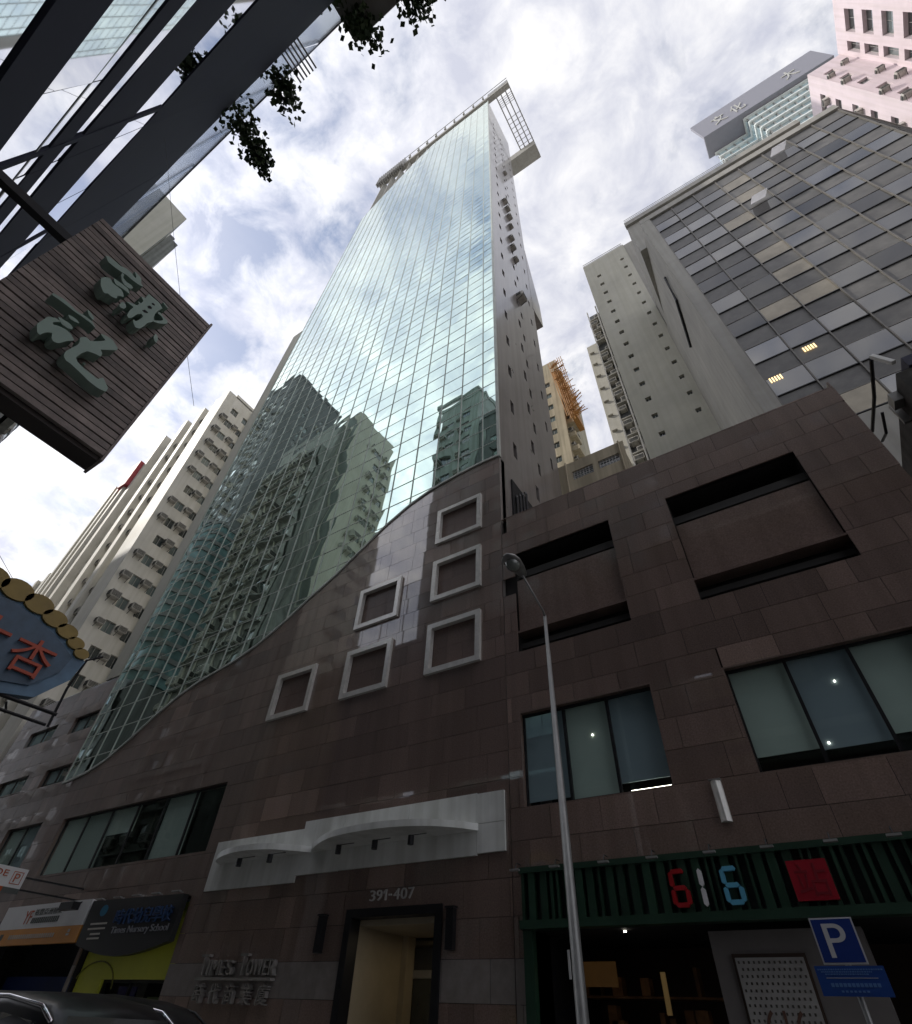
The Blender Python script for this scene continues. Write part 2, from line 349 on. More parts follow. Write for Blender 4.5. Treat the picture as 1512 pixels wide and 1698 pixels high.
# curtain wall: panes and mullions
cols = [-35.17, -34.37]+[-34.37+1.4422*k for k in range(1, 19)]+[-7.56]
rows = [10.23+1.37*k for k in range(90)]
panes = []
for i in range(len(cols)-1):
    for j in range(len(rows)-1):
        a, b, c, d = cols[i]+.02, cols[i+1]-.02, rows[j]+.02, rows[j+1]-.02
        lo = lambda x, c=c: max(c, gcurve(x)+.04); hi = lambda x, d=d: min(d, gtop(x)-.05)
        if all(hi(x)-lo(x) < .05 for x in (a, b)): continue
        panes.append((a, b, lo, hi, (a+b)/2, (c+d)/2))
panes.sort(key=lambda p: p[4]**2+FY**2+(p[5]-1.6)**2)
rnd = random.Random(5); rest = MB()
for i, (a, b, lo, hi, cx, cz) in enumerate(panes):
    ta, tb, bl = rnd.gauss(0, .0036), rnd.gauss(0, .003), rnd.uniform(-.003, .006); m = MB() if i < 300 else rest; n = 4; base = len(m.v); v = rnd.uniform(-1, 1)
    for r in range(n+1):
        for s in range(n+1):
            x = a+(b-a)*s/n; l0, h0 = lo(x), max(hi(x), lo(x)+.002); z = l0+(h0-l0)*r/n; u, q = s/n*2-1, r/n*2-1
            m.v.append((x, FY+ta*(x-cx)+tb*(z-cz)-bl*(1-u*u)*(1-q*q), z))
    for r in range(n):
        for s in range(n): k = base+r*(n+1)+s; m.f.append((k, k+1, k+n+2, k+n+1)); m.m.append(0); m.var.append(v)
    if i < 300: part('glass_pane', m, tower_glass, T, smooth=True)
part('glass_pane', rest, tower_glass, T, smooth=True, stuff=True)
for i, x in enumerate(cols):
    wd = .055; part('mullion', MB().box(x-wd/2, x+wd/2, FY-.03, FY+.05, gcurve(x), gtop(x)), mullion_m, T)
for z in rows[1:]:
    if z > 132.4: break
    a = next((x for x in [-35.17+.05*k for k in range(554)] if gcurve(x) < z < gtop(x)), None); inside = [x for x in [-35.17+.1*k for k in range(277)] if gcurve(x) < z < gtop(x)]
    if inside: part('transom', MB().box(min(inside), max(inside), FY-.012, FY+.045, z-.021, z+.021), mullion_m, T)
mb = MB(); xs = [-35.17+27.67*i/70 for i in range(71)]
for p, q in zip(xs, xs[1:]):
    mb.prism([(p, FY-.07, gcurve(p)-.05), (q, FY-.07, gcurve(q)-.05), (q, FY-.07, gcurve(q)+.06), (p, FY-.07, gcurve(p)+.06)], (0, .14, 0))
part('wave_trim', mb, mullion_m, T)
part('corner_trim', MB().box(-7.56, -7.44, FY-.05, FY+.1, 21.2, 132.5), mullion_m, T)
# slab body
top = [(x, gtop(x)-.05) for x in [-35.1+27.3*i/30 for i in range(31)]]
part('core', MB().prism([(-35.1, FY+.55, 9), (-7.85, FY+.55, 9)]+[(x, FY+.55, z) for x, z in reversed(top)], (0, 7.6, 0)), concrete, T)
part('core', MB().box(-46, -7.85, FY+3.5, 22.2, 0, 8.99), concrete, T)
part('side_fin', MB().box(-36.75, -35.25, FY-.05, 22, 16.9, 64.2), cream, T)
# side wall towards +X with its window slots
M1 = frame_of((-7.5, FY, 0), (0, 1, 0)); wops = []
for k in range(27):
    zz = 17.7+4.09*k
    wops += [(1.62, 2.02, zz+1.2, zz+2.4), (4.12, 4.5, zz+.2, zz+1.35), (4.78, 5.1, zz+2.9, zz+3.9), (7.05, 7.35, zz+1.6, zz+2.7)]
wops = [o for o in wops if o[3] < 124-o[0]*1.2]
part('side_wall', wall_mb(M1, 8.3, 132.4, wops, .3, z0=0), side_tile, T)
pane = MB().box(-.5, .5, 0, .03, -.5, .5).mesh('window', win_dark)
for (a, b, c, d) in wops:
    part('window', pane, None, T, M=M1 @ Matrix.Translation(((a+b)/2, .2, (c+d)/2)) @ Matrix.Diagonal((b-a, 1, d-c, 1)))
part('roof', MB().box(-20, -7.6, FY+.1, 22.2, 132.3, 132.5), concrete, T)
part('wall_bulge', MB().prism([(-7.48, 22.1, 53.2), (-7.48, 24.4, 53.2), (-7.48, 24.4, 58), (-7.48, 22.3, 70)], (-3, 0, 0)), side_tile, T)
def ac_mesh(wd=.66, ht=.46, dp=.45):
    m = MB().box(-wd/2, wd/2, -dp, .1, 0, ht)
    for i in range(5): m.box(-wd/2+.04, wd/2-.04, -dp-.012, -dp, .05+i*.075, .09+i*.075, 1)
    m.box(-wd/2+.05, wd/2-.05, -dp*.9, .0, -.04, -.003); m.bar((-wd/2+.08, -dp*.85, -.04), (-wd/2+.08, .02, -.32), .035, 1); m.bar((wd/2-.08, -dp*.85, -.04), (wd/2-.08, .02, -.32), .035, 1)
    m.box(-wd/2-.06, -wd/2-.002, -.3, 0, .08, ht-.08, 1)
    return m.mesh('air_conditioner', [ac_m, ac_dark])
AC = ac_mesh()
for (u, zz, s) in [(4.7, 48.2, 2.2), (3.3, 73.8, 1.6), (3.9, 72.6, 1.5), (4.2, 70.3, 1.6), (4.3, 67.2, 1.4), (4.1, 62.6, 1.5), (4.3, 60.3, 1.5), (4.7, 57.8, 1.4), (4.4, 92, 1.4)]:
    part('air_conditioner', AC, None, T, M=M1 @ Matrix.Translation((u, 0, zz)) @ Matrix.Scale(s*.62, 4))
# service pipes low on the side wall
mb = MB()
for i in range(4): mb.tube([(-7.3-.0*i, FY+1.3+.35*i, 16), (-7.3, FY+1.3+.35*i, 19.4+.4*i), (-7.45, FY+1.5+.35*i, 19.8+.4*i)], .06, 8)
part('service_pipes', mb, blacksteel, T); part('plant_louvre', MB().box(-7.49, -7.42, FY+1.1, FY+3.3, 17.2, 20.6), dark_void, T)
# crown frame on the roof
mb = MB().box(-36, -2.85, FY-.1, FY+.9, 135.6, 137.4); part('crown_beam', mb, concrete, T)
for x in (-2.95, -3.95, -5.0, -6.0): part('crown_rail', MB().box(x-.1, x+.1, FY+.9, 26.2, 136.2, 136.7), alu, T)
part('crown_platform', MB().box(-9.4, -2.85, 25.4, 28.2, 133.2, 136.9), concrete, T)
mb = MB()
for i in range(7): mb.box(-5.9, -2.8, 19.4+.9*i, 19.5+.9*i, 137, 137.1)
for i in range(5): mb.box(-6, -2.9, 15.6+.35*i, 15.68+.35*i, 136.8, 136.9)
part('crown_lattice', mb, alu, T)
for k in range(12): 
    x = -34.5+2.35*k
    part('crown_bracket', MB().prism([(x, FY-.4, 137.4), (x, FY+.8, 137.4), (x, FY-.4, 140.2)], (.25, 0, 0)), concrete, T)
    part('crown_post', MB().box(x+.05, x+.2, FY+.2, FY+1.5, gtop(x)-.2, 135.6), concrete, T)
for k in range(14): part('crown_fin', MB().box(-35.9+.55*k, -35.75+.55*k, FY-.6, FY+.2, 134.2-.6*(k < 6), 140), alu, T)
part('crown_handrail', MB().box(-36, -2.85, FY-.45, FY-.35, 140.1, 140.25), alu, T)
for k in range(6): part('parapet_panel', MB().box(-7.5+.78*k, -6.76+.78*k, FY-.12, FY-.06, 137.6, 140), alu, T)

# ------------------------------------------------------------------ tower windows and entrance
def strip_window(parent, o, n, blinds, y=FY, frame=.038, lit=False, bottom=.0):
    """window band: frame, panes with glass, roller blinds behind"""
    x0, x1, z0, z1 = o; d = .42
    mb = MB(); mb.box(x0, x1, y+.0, y+d, z0-.001, z0+.04); mb.box(x0, x1, y, y+d, z1-.04, z1); mb.box(x0, x0+.04, y+.001, y+d, z0+.04, z1-.04); mb.box(x1-.04, x1, y+.001, y+d, z0+.04, z1-.04)
    w_ = part('window_surround', mb, granite, parent)
    part('room', MB().box(x0-.3, x1+.3, y+2.6, y+2.7, z0-.3, z1+.6), dark_void, w_); part('room_ceiling', MB().box(x0-.3, x1+.3, y+d+.05, y+2.6, z1+.3, z1+.35), dark_void, w_)
    p = (x1-x0-.08)/n
    for i in range(n):
        a = x0+.04+p*i; f = MB()
        f.box(a, a+frame, y+.16, y+.24, z0+.04, z1-.04); f.box(a+p-frame, a+p, y+.16, y+.24, z0+.04, z1-.04); f.box(a+frame, a+p-frame, y+.16, y+.24, z0+.04, z0+.1); f.box(a+frame, a+p-frame, y+.16, y+.24, z1-.1, z1-.04)
        wn = part('window', f, blacksteel, parent)
        m_ = MB(); m_.face([(a+frame, y+.19, z0+.1), (a+p-frame, y+.19, z0+.1), (a+p-frame, y+.19, z1-.1), (a+frame, y+.19, z1-.1)]); part('pane', m_, shop_glass, wn)
        bm, drop = blinds[i % len(blinds)]
        if bm: part('blind', MB().box(a+.02, a+p-.02, y+.3, y+.32, z0+(z1-z0)*drop, z1), bm, wn)
strip_window(T, BIGW, 6, [(blind_c, .0), (blind_a, .0), (blind_c, .55), (None, 0), (blind_a, .0), (None, 0)])
strip_window(T, WL, 2, [(blind_a, .0), (blind_b, .1)])
for o in SW: strip_window(T, o, 2, [(blind_b, .3), (None, 0)])
# entrance
x0, x1, z0, z1 = DOOR
jamb_w = pm('entrance_wall', (.42, .36, .25), .5, var=.1)
E_ = part('entrance_frame', MB().box(x0-.12, x0+.1, FY-.06, FY+.35, 0, z1+.14).box(x1-.1, x1+.12, FY-.06, FY+.35, 0, z1+.14).box(x0+.1, x1-.1, FY-.06, FY+.35, z1-.06, z1+.14), blacksteel, T)
part('lobby_wall', MB().box(x0-.02, x0+.1, FY+.36, FY+2.8, 0, 3.8).box(x0+.1, x0+.3, FY+2.4, FY+2.8, 0, 3.8), jamb_w, E_)
part('lobby_wall', MB().box(x1-.06, x1+.04, FY+.36, FY+2.8, 0, 3.8), granite, E_)
part('lobby_ceiling', MB().box(x0, x1, FY+.36, FY+2.9, 3.66, 3.8), jamb_w, E_)
part('lobby_ceiling', MB().box(x0-1, x1+1, FY+2.9, FY+8, 3.5, 3.6), pm('lobby_cream', (.5, .4, .22), .6), E_)
part('lobby_back', MB().box(x0-1, x1+1, FY+8, FY+8.1, 0, 3.6), dark_void, E_)
part('transom_bar', MB().box(x0+.1, x1-.06, FY+2.78, FY+2.9, 2.72, 2.9), alu, E_)
for i in range(2): part('door_leaf', MB().box(x0+.12+1.42*i, x0+1.5+1.42*i, FY+2.82, FY+2.86, 0, 2.7), win_dark, E_)
part('upper_glass', MB().box(x0+.3, x1-.06, FY+2.82, FY+2.85, 2.9, 3.66), clear_glass, E_)
for i, (a, b) in enumerate([(-11.7, 3.6), (-11.2, 4.4), (-10.5, 3.8), (-10.0, 5.2), (-11.4, 6), (-10.7, 6.5)]):
    part('downlight', MB().tube([(a, FY+b, 3.495), (a, FY+b, 3.47)], .05, 10), emit_w, E_)
for xx in (-13.72, -9.25):
    q = part('wall_lamp', MB().box(xx-.11, xx+.11, FY-.16, FY-.0, 3.05, 3.88), blacksteel, T); part('lamp_cap', MB().box(xx-.14, xx+.14, FY-.19, FY, 3.88, 3.92), blacksteel, q)

# ------------------------------------------------------------------ white entrance canopy with wave shelf
CN = thing('entrance_canopy', 'white panel canopy with two curved shelves and spotlights above the tower entrance', 'canopy', (-13.6, FY, 4.8))
for (a, b, c, d) in [(-19.7, -17.1, 4.79, 6.28), (-17.09, -15.29, 4.79, 6.28), (-15.28, -13.49, 4.97, 6.5), (-13.48, -10.9, 4.98, 6.5), (-10.89, -8.51, 4.98, 6.5), (-8.5, -7.63, 5.72, 6.48), (-8.5, -7.63, 5.02, 5.71)]:
    part('back_panel', MB().box(a, b, FY-.09, FY-.02, c, d), white_panel, CN)
def smooth_pts(p, n=5):
    out = []
    for i in range(len(p)-1):
        p0, p1, p2, p3 = p[max(i-1, 0)], p[i], p[i+1], p[min(i+2, len(p)-1)]
        for k in range(n):
            t = k/n; out.append(tuple(.5*((2*p1[j])+(-p0[j]+p2[j])*t+(2*p0[j]-5*p1[j]+4*p2[j]-p3[j])*t*t+(-p0[j]+3*p1[j]-3*p2[j]+p3[j])*t**3) for j in (0, 1)))
    return out+[p[-1]]
for sh_ in ([(-19.25, 13.88), (-18.9, 13.45), (-17.95, 13.0), (-16.8, 12.8), (-15.8, 13.0), (-15.1, 13.5), (-14.75, 13.9)], [(-14.72, 13.9), (-14.2, 13.45), (-13.0, 12.8), (-11.8, 12.58), (-10.6, 12.6), (-9.56, 12.9), (-8.85, 13.4), (-8.45, 13.9)]):
    p = smooth_pts(sh_)
    part('curved_shelf', MB().prism([(x, y, 5.55) for x, y in p], (0, 0, .17)), white_panel, CN)
for x in (-17.15, -15.69, -12.78, -11.4, -10.12):
    s_ = part('spotlight', MB().tube([(x, 13.1, 5.2), (x, 13.1, 5.42)], .085, 12), blacksteel, CN); part('bracket', MB().bar((x, 13.12, 5.43), (x+.22, 13.5, 5.54), .02), blacksteel, s_)

# ------------------------------------------------------------------ lettering on the tower
chrome = pm('chrome_letters', (.55, .53, .5), .15, metal=.6, var=.1)
SG = thing('tower_sign', 'chrome raised lettering TIMES TOWER with Chinese characters left of the entrance', 'sign', (-17, FY, 2))
for ch, a, b, h in [('T', -18.6, -18.25, .5), ('I', -18.2, -18.12, .36), ('M', -18.05, -17.66, .36), ('E', -17.6, -17.36, .36), ('S', -17.3, -17.06, .36), ('T', -16.78, -16.44, .5), ('O', -16.4, -16.14, .36), ('W', -16.1, -15.72, .36), ('E', -15.68, -15.48, .36), ('R', -15.44, -15.22, .36)]:
    part('letter', text_mesh('letter', ch, chrome, a, b, 2.58, 2.58+h, FY-.03, .16), None, SG)
part('underline_bar', MB().box(-18.62, -15.25, FY-.2, FY-.03, 2.46, 2.53), chrome, SG)
for i, ch in enumerate('時代商業廈'): part('character', text_mesh('character', ch, chrome, -18.55+.7*i, -18.13+.7*i, 1.95, 2.4, FY-.03, .14), None, SG)
steel_txt = pm('number_letters', (.6, .58, .55), .4, metal=.2)
NB = thing('street_number', 'steel street number 391-407 fixed above the entrance', 'sign', (-11.3, FY, 4.2))
cx = [-12.08, -11.84, -11.6, -11.42, -11.28, -11.02, -10.77, -10.53]
for ch, a, b in [('3', -12.08, -11.89), ('9', -11.84, -11.64), ('1', -11.585, -11.5), ('-', -11.4, -11.3), ('4', -11.23, -11.02), ('0', -10.97, -10.77), ('7', -10.72, -10.53)]:
    if ch == '1': part('digit', MB().prism([(p, FY-.05, q) for p, q in [(-11.53, 4.16), (-11.48, 4.16), (-11.48, 4.41), (-11.52, 4.41), (-11.59, 4.36), (-11.59, 4.31), (-11.53, 4.35)]], (0, .04, 0)), steel_txt, NB)
    else: part('digit', text_mesh('digit', ch, steel_txt, a, b, 4.16 if ch != '-' else 4.26, 4.41 if ch != '-' else 4.3, FY-.01, .04), None, NB)

ll = bpy.data.lights.new('lobby_light', 'AREA'); ll.energy = 40; ll.size = 1.6; ll.color = (1, .8, .5); lo_ = bpy.data.objects.new('lobby_light', ll); COL.objects.link(lo_); lo_.location = (-11.1, FY+4.6, 3.0); lo_.rotation_euler = (math.pi, 0, 0)
l2 = bpy.data.lights.new('porch_fill', 'AREA'); l2.energy = 3.5; l2.size = .7; l2.color = (1, .82, .55); lo2 = bpy.data.objects.new('porch_fill', l2); COL.objects.link(lo2); lo2.location = (-10.9, FY+1.7, 3.6)  # added fill lamp without a fitting, brightens the entrance jamb

# ------------------------------------------------------------------ shops at the foot of the tower
orange = pm('sign_orange', (.7, .3, .06), .5, var=.06); s_white = pm('sign_white', (.8, .8, .79), .5, var=.06); red_o = pm('sign_red_orange', (.5, .1, .03), .5); grey_t = pm('sign_grey', (.12, .13, .12), .6); pale_t = pm('sign_pale', (.55, .52, .46), .6)
S1 = thing('agency_sign', 'white sign with orange lower band and YF logo over a dark shop left', 'sign', (-29.8, 13.7, 3.6))
part('board', MB().box(-33.3, -26.4, 13.72, 13.9, 4.06, 4.88), s_white, S1); part('lower_band', MB().box(-33.3, -26.4, 13.72, 13.9, 3.52, 4.055), orange, S1)
part('logo', text_mesh('logo', 'YF', red_o, -31.35, -30.72, 4.22, 4.68, 13.715, .01), None, S1)
part('lettering', text_mesh('lettering', '裕豐亞洲物業', grey_t, -30.6, -28.4, 4.5, 4.72, 13.715, .01), None, S1)
mb = MB()
for i in range(14): mb.box(-30.62+.16*i, -30.5+.16*i, 13.705, 13.715, 4.23, 4.42)
part('small_lettering', mb, grey_t, S1)
mb = MB()
for i in range(22): mb.box(-31.9+.17*i, -31.8+.17*i, 13.705, 13.715, 3.72, 3.86)
part('small_lettering', mb, pale_t, S1)
part('emblem', MB().box(-32.7, -32.45, 13.705, 13.715, 3.7, 3.9), grey_t, S1); part('emblem', MB().box(-27.3, -27.1, 13.705, 13.715, 3.75, 3.82).box(-27.26, -27.12, 13.705, 13.715, 3.85, 3.95), pale_t, S1)
solo('floodlight', MB().box(-27.75, -26.75, 13.2, 13.5, 4.5, 4.75).bar((-27.2, 13.5, 4.7), (-27.1, 14.05, 4.95), .06), blacksteel, 'black floodlight in front of the white and orange shop sign', 'floodlight')
SH = thing('agency_shop', 'dark shop front with blue band under the white and orange sign', 'shop', (-29.8, 14.5, 0))
part('shop_back', MB().box(-33.2, -26.5, 15.4, 15.5, 0, 4.8), dark_void, SH); part('blue_band', MB().box(-33.2, -26.5, 15.0, 15.06, 2.05, 2.62), pm('shop_blue', (.012, .03, .12), .4), SH)
for i in range(4): part('glazing', MB().box(-33.2+1.68*i, -31.6+1.68*i, 15.1, 15.12, .2, 2.0), win_dark, SH)
black_sign = pm('sign_black', (.015, .017, .018), .4); blue_l = pm('letter_blue', (.03, .08, .2), .35); silver_l = pm('letter_silver', (.34, .35, .38), .35, metal=.4); teal_l = pm('logo_teal', (.03, .2, .33), .4)
yellow_p = pm('yellow_panel', (.66, .68, .07), .45, var=.06)
S2 = thing('nursery_sign', 'black nursery school sign with curved lower edge and blue letters', 'sign', (-23.3, 13.7, 3.4))
bt = [(-26.25+5.8*i/20, 3.44-.36*math.sin(math.pi*i/20)) for i in range(21)]
part('board', MB().prism([(x, 13.7, z) for x, z in bt]+[(-20.45, 13.7, 4.74), (-26.25, 13.7, 4.8)], (0, .2, 0)), black_sign, S2)
part('lettering', text_mesh('lettering', '時代幼兒學校', blue_l, -24.2, -20.75, 3.98, 4.44, 13.695, .05), None, S2)
part('lettering', text_mesh('lettering', 'Times Nursery School', silver_l, -24.15, -20.72, 3.66, 3.92, 13.695, .03), None, S2)
mb = MB()
for zz, a, b in [(4.02, -25.75, -24.65), (3.87, -25.8, -24.65), (3.71, -25.5, -24.85), (3.58, -25.6, -24.8)]: mb.box(a, b, 13.685, 13.698, zz, zz+.055)
part('small_lettering', mb, pale_t, S2)
part('logo', MB().prism([(-25.2+.24*math.cos(t*.524), 13.69, 4.45+.18*math.sin(t*.524)) for t in range(12)], (0, .008, 0)), teal_l, S2)
for i in range(5): part('lamp_bar', MB().box(-25.6+1.2*i, -25.15+1.2*i, 13.4, 13.5, 4.76, 4.8).bar((-25.4+1.2*i, 13.5, 4.79), (-25.4+1.2*i, 13.75, 4.79), .03), alu, S2)
S3 = thing('nursery_entrance', 'yellow arched nursery entrance below the black curved sign', 'shop', (-23.3, 14.2, 0))
part('yellow_fascia', MB().box(-26.1, -20.45, 14.25, 14.35, 2.5, 4.6).box(-26.1, -24.5, 14.25, 14.35, 0, 2.499), yellow_p, S3)
part('arch_line', MB().tube([(-25.0+1.3*math.cos(t), 14.24, 2.25+.75*math.sin(t)) for t in [math.pi*k/16 for k in range(17)]], .025, 6), pm('arch_trim', (.2, .2, .03), .5), S3)
part('interior', MB().box(-24.6, -20.4, 16.2, 16.3, 0, 2.6), dark_void, S3); part('door_frame', MB().box(-24.5, -20.45, 14.36, 14.46, 2.42, 2.498).box(-24.5, -24.42, 14.36, 14.46, 0, 2.42).box(-22.9, -22.8, 14.36, 14.46, 0, 2.42), blacksteel, S3)
part('notice_board', MB().box(-24.3, -23.2, 14.9, 14.95, 1.6, 2.35), pm('notice_blue', (.04, .035, .14), .5), S3); part('door_panel', MB().box(-22.4, -21.6, 14.9, 14.95, .2, 2.1), pm('door_green', (.1, .13, .05), .5), S3)
S4 = thing('parking_advert_board', 'white hanging board with orange P box and orange stripe at left edge', 'sign', (-28, 11, 4.8))
part('board', MB().box(-28.1, -28, 8.4, 11.57, 4.95, 5.58), s_white, S4); part('stripe', MB().box(-28.1, -28, 8.4, 10.95, 4.78, 4.945), red_o, S4); part('dark_stripe', MB().box(-28.1, -28, 10.96, 11.57, 4.78, 4.945), grey_t, S4)
R90 = Matrix.Translation((-27.985, 0, 0)) @ Matrix.Rotation(math.pi/2, 4, 'Z')
part('letter', text_mesh('letter', 'P', red_o, 11.17, 11.36, 5.12, 5.4, 0, .008), None, S4, M=R90)
part('letter', text_mesh('letter', 'DE', red_o, 10.4, 10.9, 5.26, 5.46, 0, .008), None, S4, M=R90)
mb = MB()
for a, b, c, d in [(11.08, 11.45, 5.06, 5.08), (11.08, 11.45, 5.44, 5.46), (11.08, 11.1, 5.08, 5.44), (11.43, 11.45, 5.08, 5.44)]: mb.box(-27.999, -27.985, a, b, c, d)
part('letter_frame', mb, red_o, S4); part('bracket', MB().box(-28.08, -28.02, 11.6, 14.1, 5.3, 5.36).box(-28.08, -28.02, 11.6, 14.1, 4.9, 4.96), blacksteel, S4)

# ------------------------------------------------------------------ granite podium on the right
PD = thing('granite_podium', 'low brown granite podium block with two deep niches right of the tower', 'building', (-1.3, 18, 0))
N1 = (-7.0, -3.17, 10.63, 14.85); N2 = (-1.12, 2.85, 10.63, 14.85); R1 = (-7.1, -3.05, 5.95, 8.6); R2 = (-1.2, 2.95, 5.95, 8.55); SHOP = (-7.1, 4.5, 0, 4.56)
stone_panels(PD, -7.49, 4.82, lambda x: 17.0, [N1, N2, R1, R2, SHOP], pale=[(-7.5, -7.0, .5, 2.9)], seed=8)
part('backing_wall', wall_mb(frame_of((-7.49, FY+.2, 0), (1, 0, 0)), 12.31, 16.96, [(o[0]+7.49, o[1]+7.49, o[2], o[3]) for o in (N1, N2, R1, R2, SHOP)], .9), joint, PD)
mb = MB()
for k in range(22):
    for j in range(6): mb.box(4.76, 4.82, FY+.06+1.36*j, FY+.06+1.36*j+1.35, .13+.78*k, .905+.78*k, 0, random.uniform(-.4, .4))
part('stone_panel', mb, granite, PD, stuff=True)
part('parapet_cap', MB().box(-7.45, 4.82, FY+.06, FY+.5, 16.93, 17.0), granite, PD); part('roof_slab', MB().box(-7.4, 4.7, FY+.5, 22, 16.2, 16.4), concrete, PD)
for (a, b, c, d) in (N1, N2):
    n_ = part('niche_panel', MB().box(a+.02, b-.02, FY+.16, FY+.3, 11.5, 13.66, 0, random.uniform(-.2, .2)), granite, PD)
    part('niche_back', MB().box(a-.2, b+.2, FY+1.15, FY+1.25, 10.4, 15), dark_void, n_)
    nb_ = MATS.get('niche_beam') or pm('niche_beam', (.06, .058, .055), .7)
    part('niche_beam', MB().box(a, b, FY+.35, FY+.9, 13.9, 14.2), nb_, n_); part('niche_beam', MB().box(a, b, FY+.3, FY+.9, 10.9, 11.1), nb_, n_)
    part('niche_sill', MB().box(a, b, FY+.02, FY+.5, 11.36, 11.44), granite, n_)
strip_window(PD, R1, 3, [(blind_b, .08), (blind_a, .05), (blind_b, .13)]); strip_window(PD, R2, 3, [(blind_a, .17), (blind_b, .15), (blind_a, .19)])
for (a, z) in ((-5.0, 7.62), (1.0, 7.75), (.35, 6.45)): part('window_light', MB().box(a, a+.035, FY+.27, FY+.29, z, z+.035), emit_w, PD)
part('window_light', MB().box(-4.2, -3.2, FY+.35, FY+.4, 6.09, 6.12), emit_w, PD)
q = part('wall_lamp', MB().prism([(-2.13+.12*math.cos(t*.449), FY-.0-.14*math.sin(t*.449), 5.1) for t in range(8)], (0, 0, .84)), steel, PD); part('lamp_cap', MB().box(-2.26, -2.0, FY-.15, FY, 5.94, 5.96), alu, q)

# ------------------------------------------------------------------ shop with the green slatted fascia
green = pm('fascia_green', (.016, .048, .027), .45, var=.15, attr=.3)
F6 = thing('slatted_fascia', 'dark green slatted shop fascia with coloured 616 digits on the podium', 'sign', (-1.3, 13.7, 3.4))
part('top_rail', MB().box(-7.15, 4.5, 13.66, 13.95, 4.44, 4.56), green, F6); part('bottom_rail', MB().box(-7.15, 4.5, 13.62, 13.95, 3.36, 3.52), green, F6)
part('fascia_back', MB().box(-7.1, 4.45, 13.86, 13.9, 3.52, 4.44), pm('fascia_back', (.012, .018, .016), .6), F6)
rnd = random.Random(2); x = -7.1
while x < 4.4:
    wd = rnd.choice((.07, .16, .17, .05)); part('slat', MB().box(x, x+wd, 13.7, 13.84, 3.52, 4.44, 0, rnd.uniform(-1, 1)), green, F6); x += wd+rnd.choice((.09, .12, .15))
part('post', MB().box(-7.13, -6.9, 13.75, 13.95, .13, 3.36), green, F6)
seg = {'a': (0, .5, 1, .5), }
def seven(name, x0, x1, z0, z1, on, mat):
    mb = MB(); t = (x1-x0)*.22; zm = (z0+z1)/2; y0, y1 = 13.6, 13.68; g = .012
    S = {'t': (x0+t*.5, x1-t*.5, z1-t, z1), 'm': (x0+t*.5, x1-t*.5, zm-t/2, zm+t/2), 'b': (x0+t*.5, x1-t*.5, z0, z0+t), 'tl': (x0, x0+t, zm+g, z1-t*.4), 'tr': (x1-t, x1, zm+g, z1-t*.4), 'bl': (x0, x0+t, z0+t*.4, zm-g), 'br': (x1-t, x1, z0+t*.4, zm-g)}
    for k in on:
        a, b, c, d = S[k]; h = t/2
        if b-a > d-c and on != ['tr', 'br']: pts = [(a+g, (c+d)/2), (a+h, c), (b-h, c), (b-g, (c+d)/2), (b-h, d), (a+h, d)]
        else: pts = [((a+b)/2, c+g), (b, c+h), (b, d-h), ((a+b)/2, d-g), (a, d-h), (a, c+h)]
        mb.prism([(p, y0, q) for p, q in pts], (0, y1-y0, 0))
    part(name, mb, mat, F6)
six = ['t', 'tl', 'm', 'bl', 'br', 'b']
seven('digit', -3.54, -3.17, 3.6, 4.26, six, pm('digit_red', (.36, .008, .012), .4)); part('digit', MB().prism([(p, 13.6, q) for p, q in [(-2.9, 3.93), (-2.86, 3.97), (-2.86, 4.2), (-2.9, 4.24), (-2.94, 4.2), (-2.94, 3.97)]], (0, .08, 0)).prism([(p, 13.6, q) for p, q in [(-2.9, 3.6), (-2.86, 3.64), (-2.86, 3.88), (-2.9, 3.92), (-2.94, 3.88), (-2.94, 3.64)]], (0, .08, 0)), pm('digit_white', (.7, .7, .7), .4), F6)
seven('digit', -2.5, -2.13, 3.6, 4.24, six, pm('digit_blue', (.12, .42, .6), .4))
rp = part('red_panel', MB().box(-1.24, -.55, 13.6, 13.68, 3.6, 4.24), pm('panel_red', (.33, .006, .018), .4), F6)
part('character', text_mesh('character', '站', pm('panel_dark_red', (.2, .004, .012), .5), -1.15, -.62, 3.66, 4.18, 13.6, .01), None, rp)
for x in (-7.1, -6.05, -4.85, -3.75, -2.55, -1.45, -.33, .69, 1.75, 2.8): 
    lb = part('lamp_bar', MB().box(x-.12, x+.12, 13.34, 13.44, 4.44, 4.48), alu, F6); part('arm', MB().tube([(x, 13.42, 4.49), (x, 13.5, 4.62), (x, 13.7, 4.62)], .012, 6), blacksteel, lb)
SP = thing('street_shop', 'dark open shop with pale poster pillar under the green fascia', 'shop', (-1.3, 15, 0))
part('back_wall', MB().box(-7.1, 4.6, 18, 18.1, 0, 4.5), pm('shop_back', (.05, .03, .022), .8), SP); part('side_wall', MB().box(-7.2, -7.1, 14.2, 18, 0, 4.5), dark_void, SP); part('ceiling', MB().box(-7.1, 4.6, 14.25, 18, 3.4, 3.46), dark_void, SP)
pl = part('pillar', MB().box(-3.1, -.42, 14.05, 14.6, .13, 3.26), pm('pillar_plaster', (.17, .155, .145), .7, var=.12), SP)
part('poster_frame', MB().box(-2.75, -1.46, 14.0, 14.04, .3, 2.9), pm('poster_frame', (.05, .03, .02), .5), pl)
part('poster', MB().box(-2.7, -1.51, 13.97, 13.995, .35, 2.84), pm('poster_white', (.34, .33, .31), .6, var=.1, scale=4), pl)
mb = MB()
for i in range(13):
    for j in range(11): 
        a, z = -2.66+.09*i+(j % 2)*.045, 1.75+.1*j
        if a < -1.57: mb.box(a, a+.032, 13.962, 13.969, z, z+.04)
part('poster_dots', mb, pm('poster_dot', (.09, .08, .07), .6), pl)
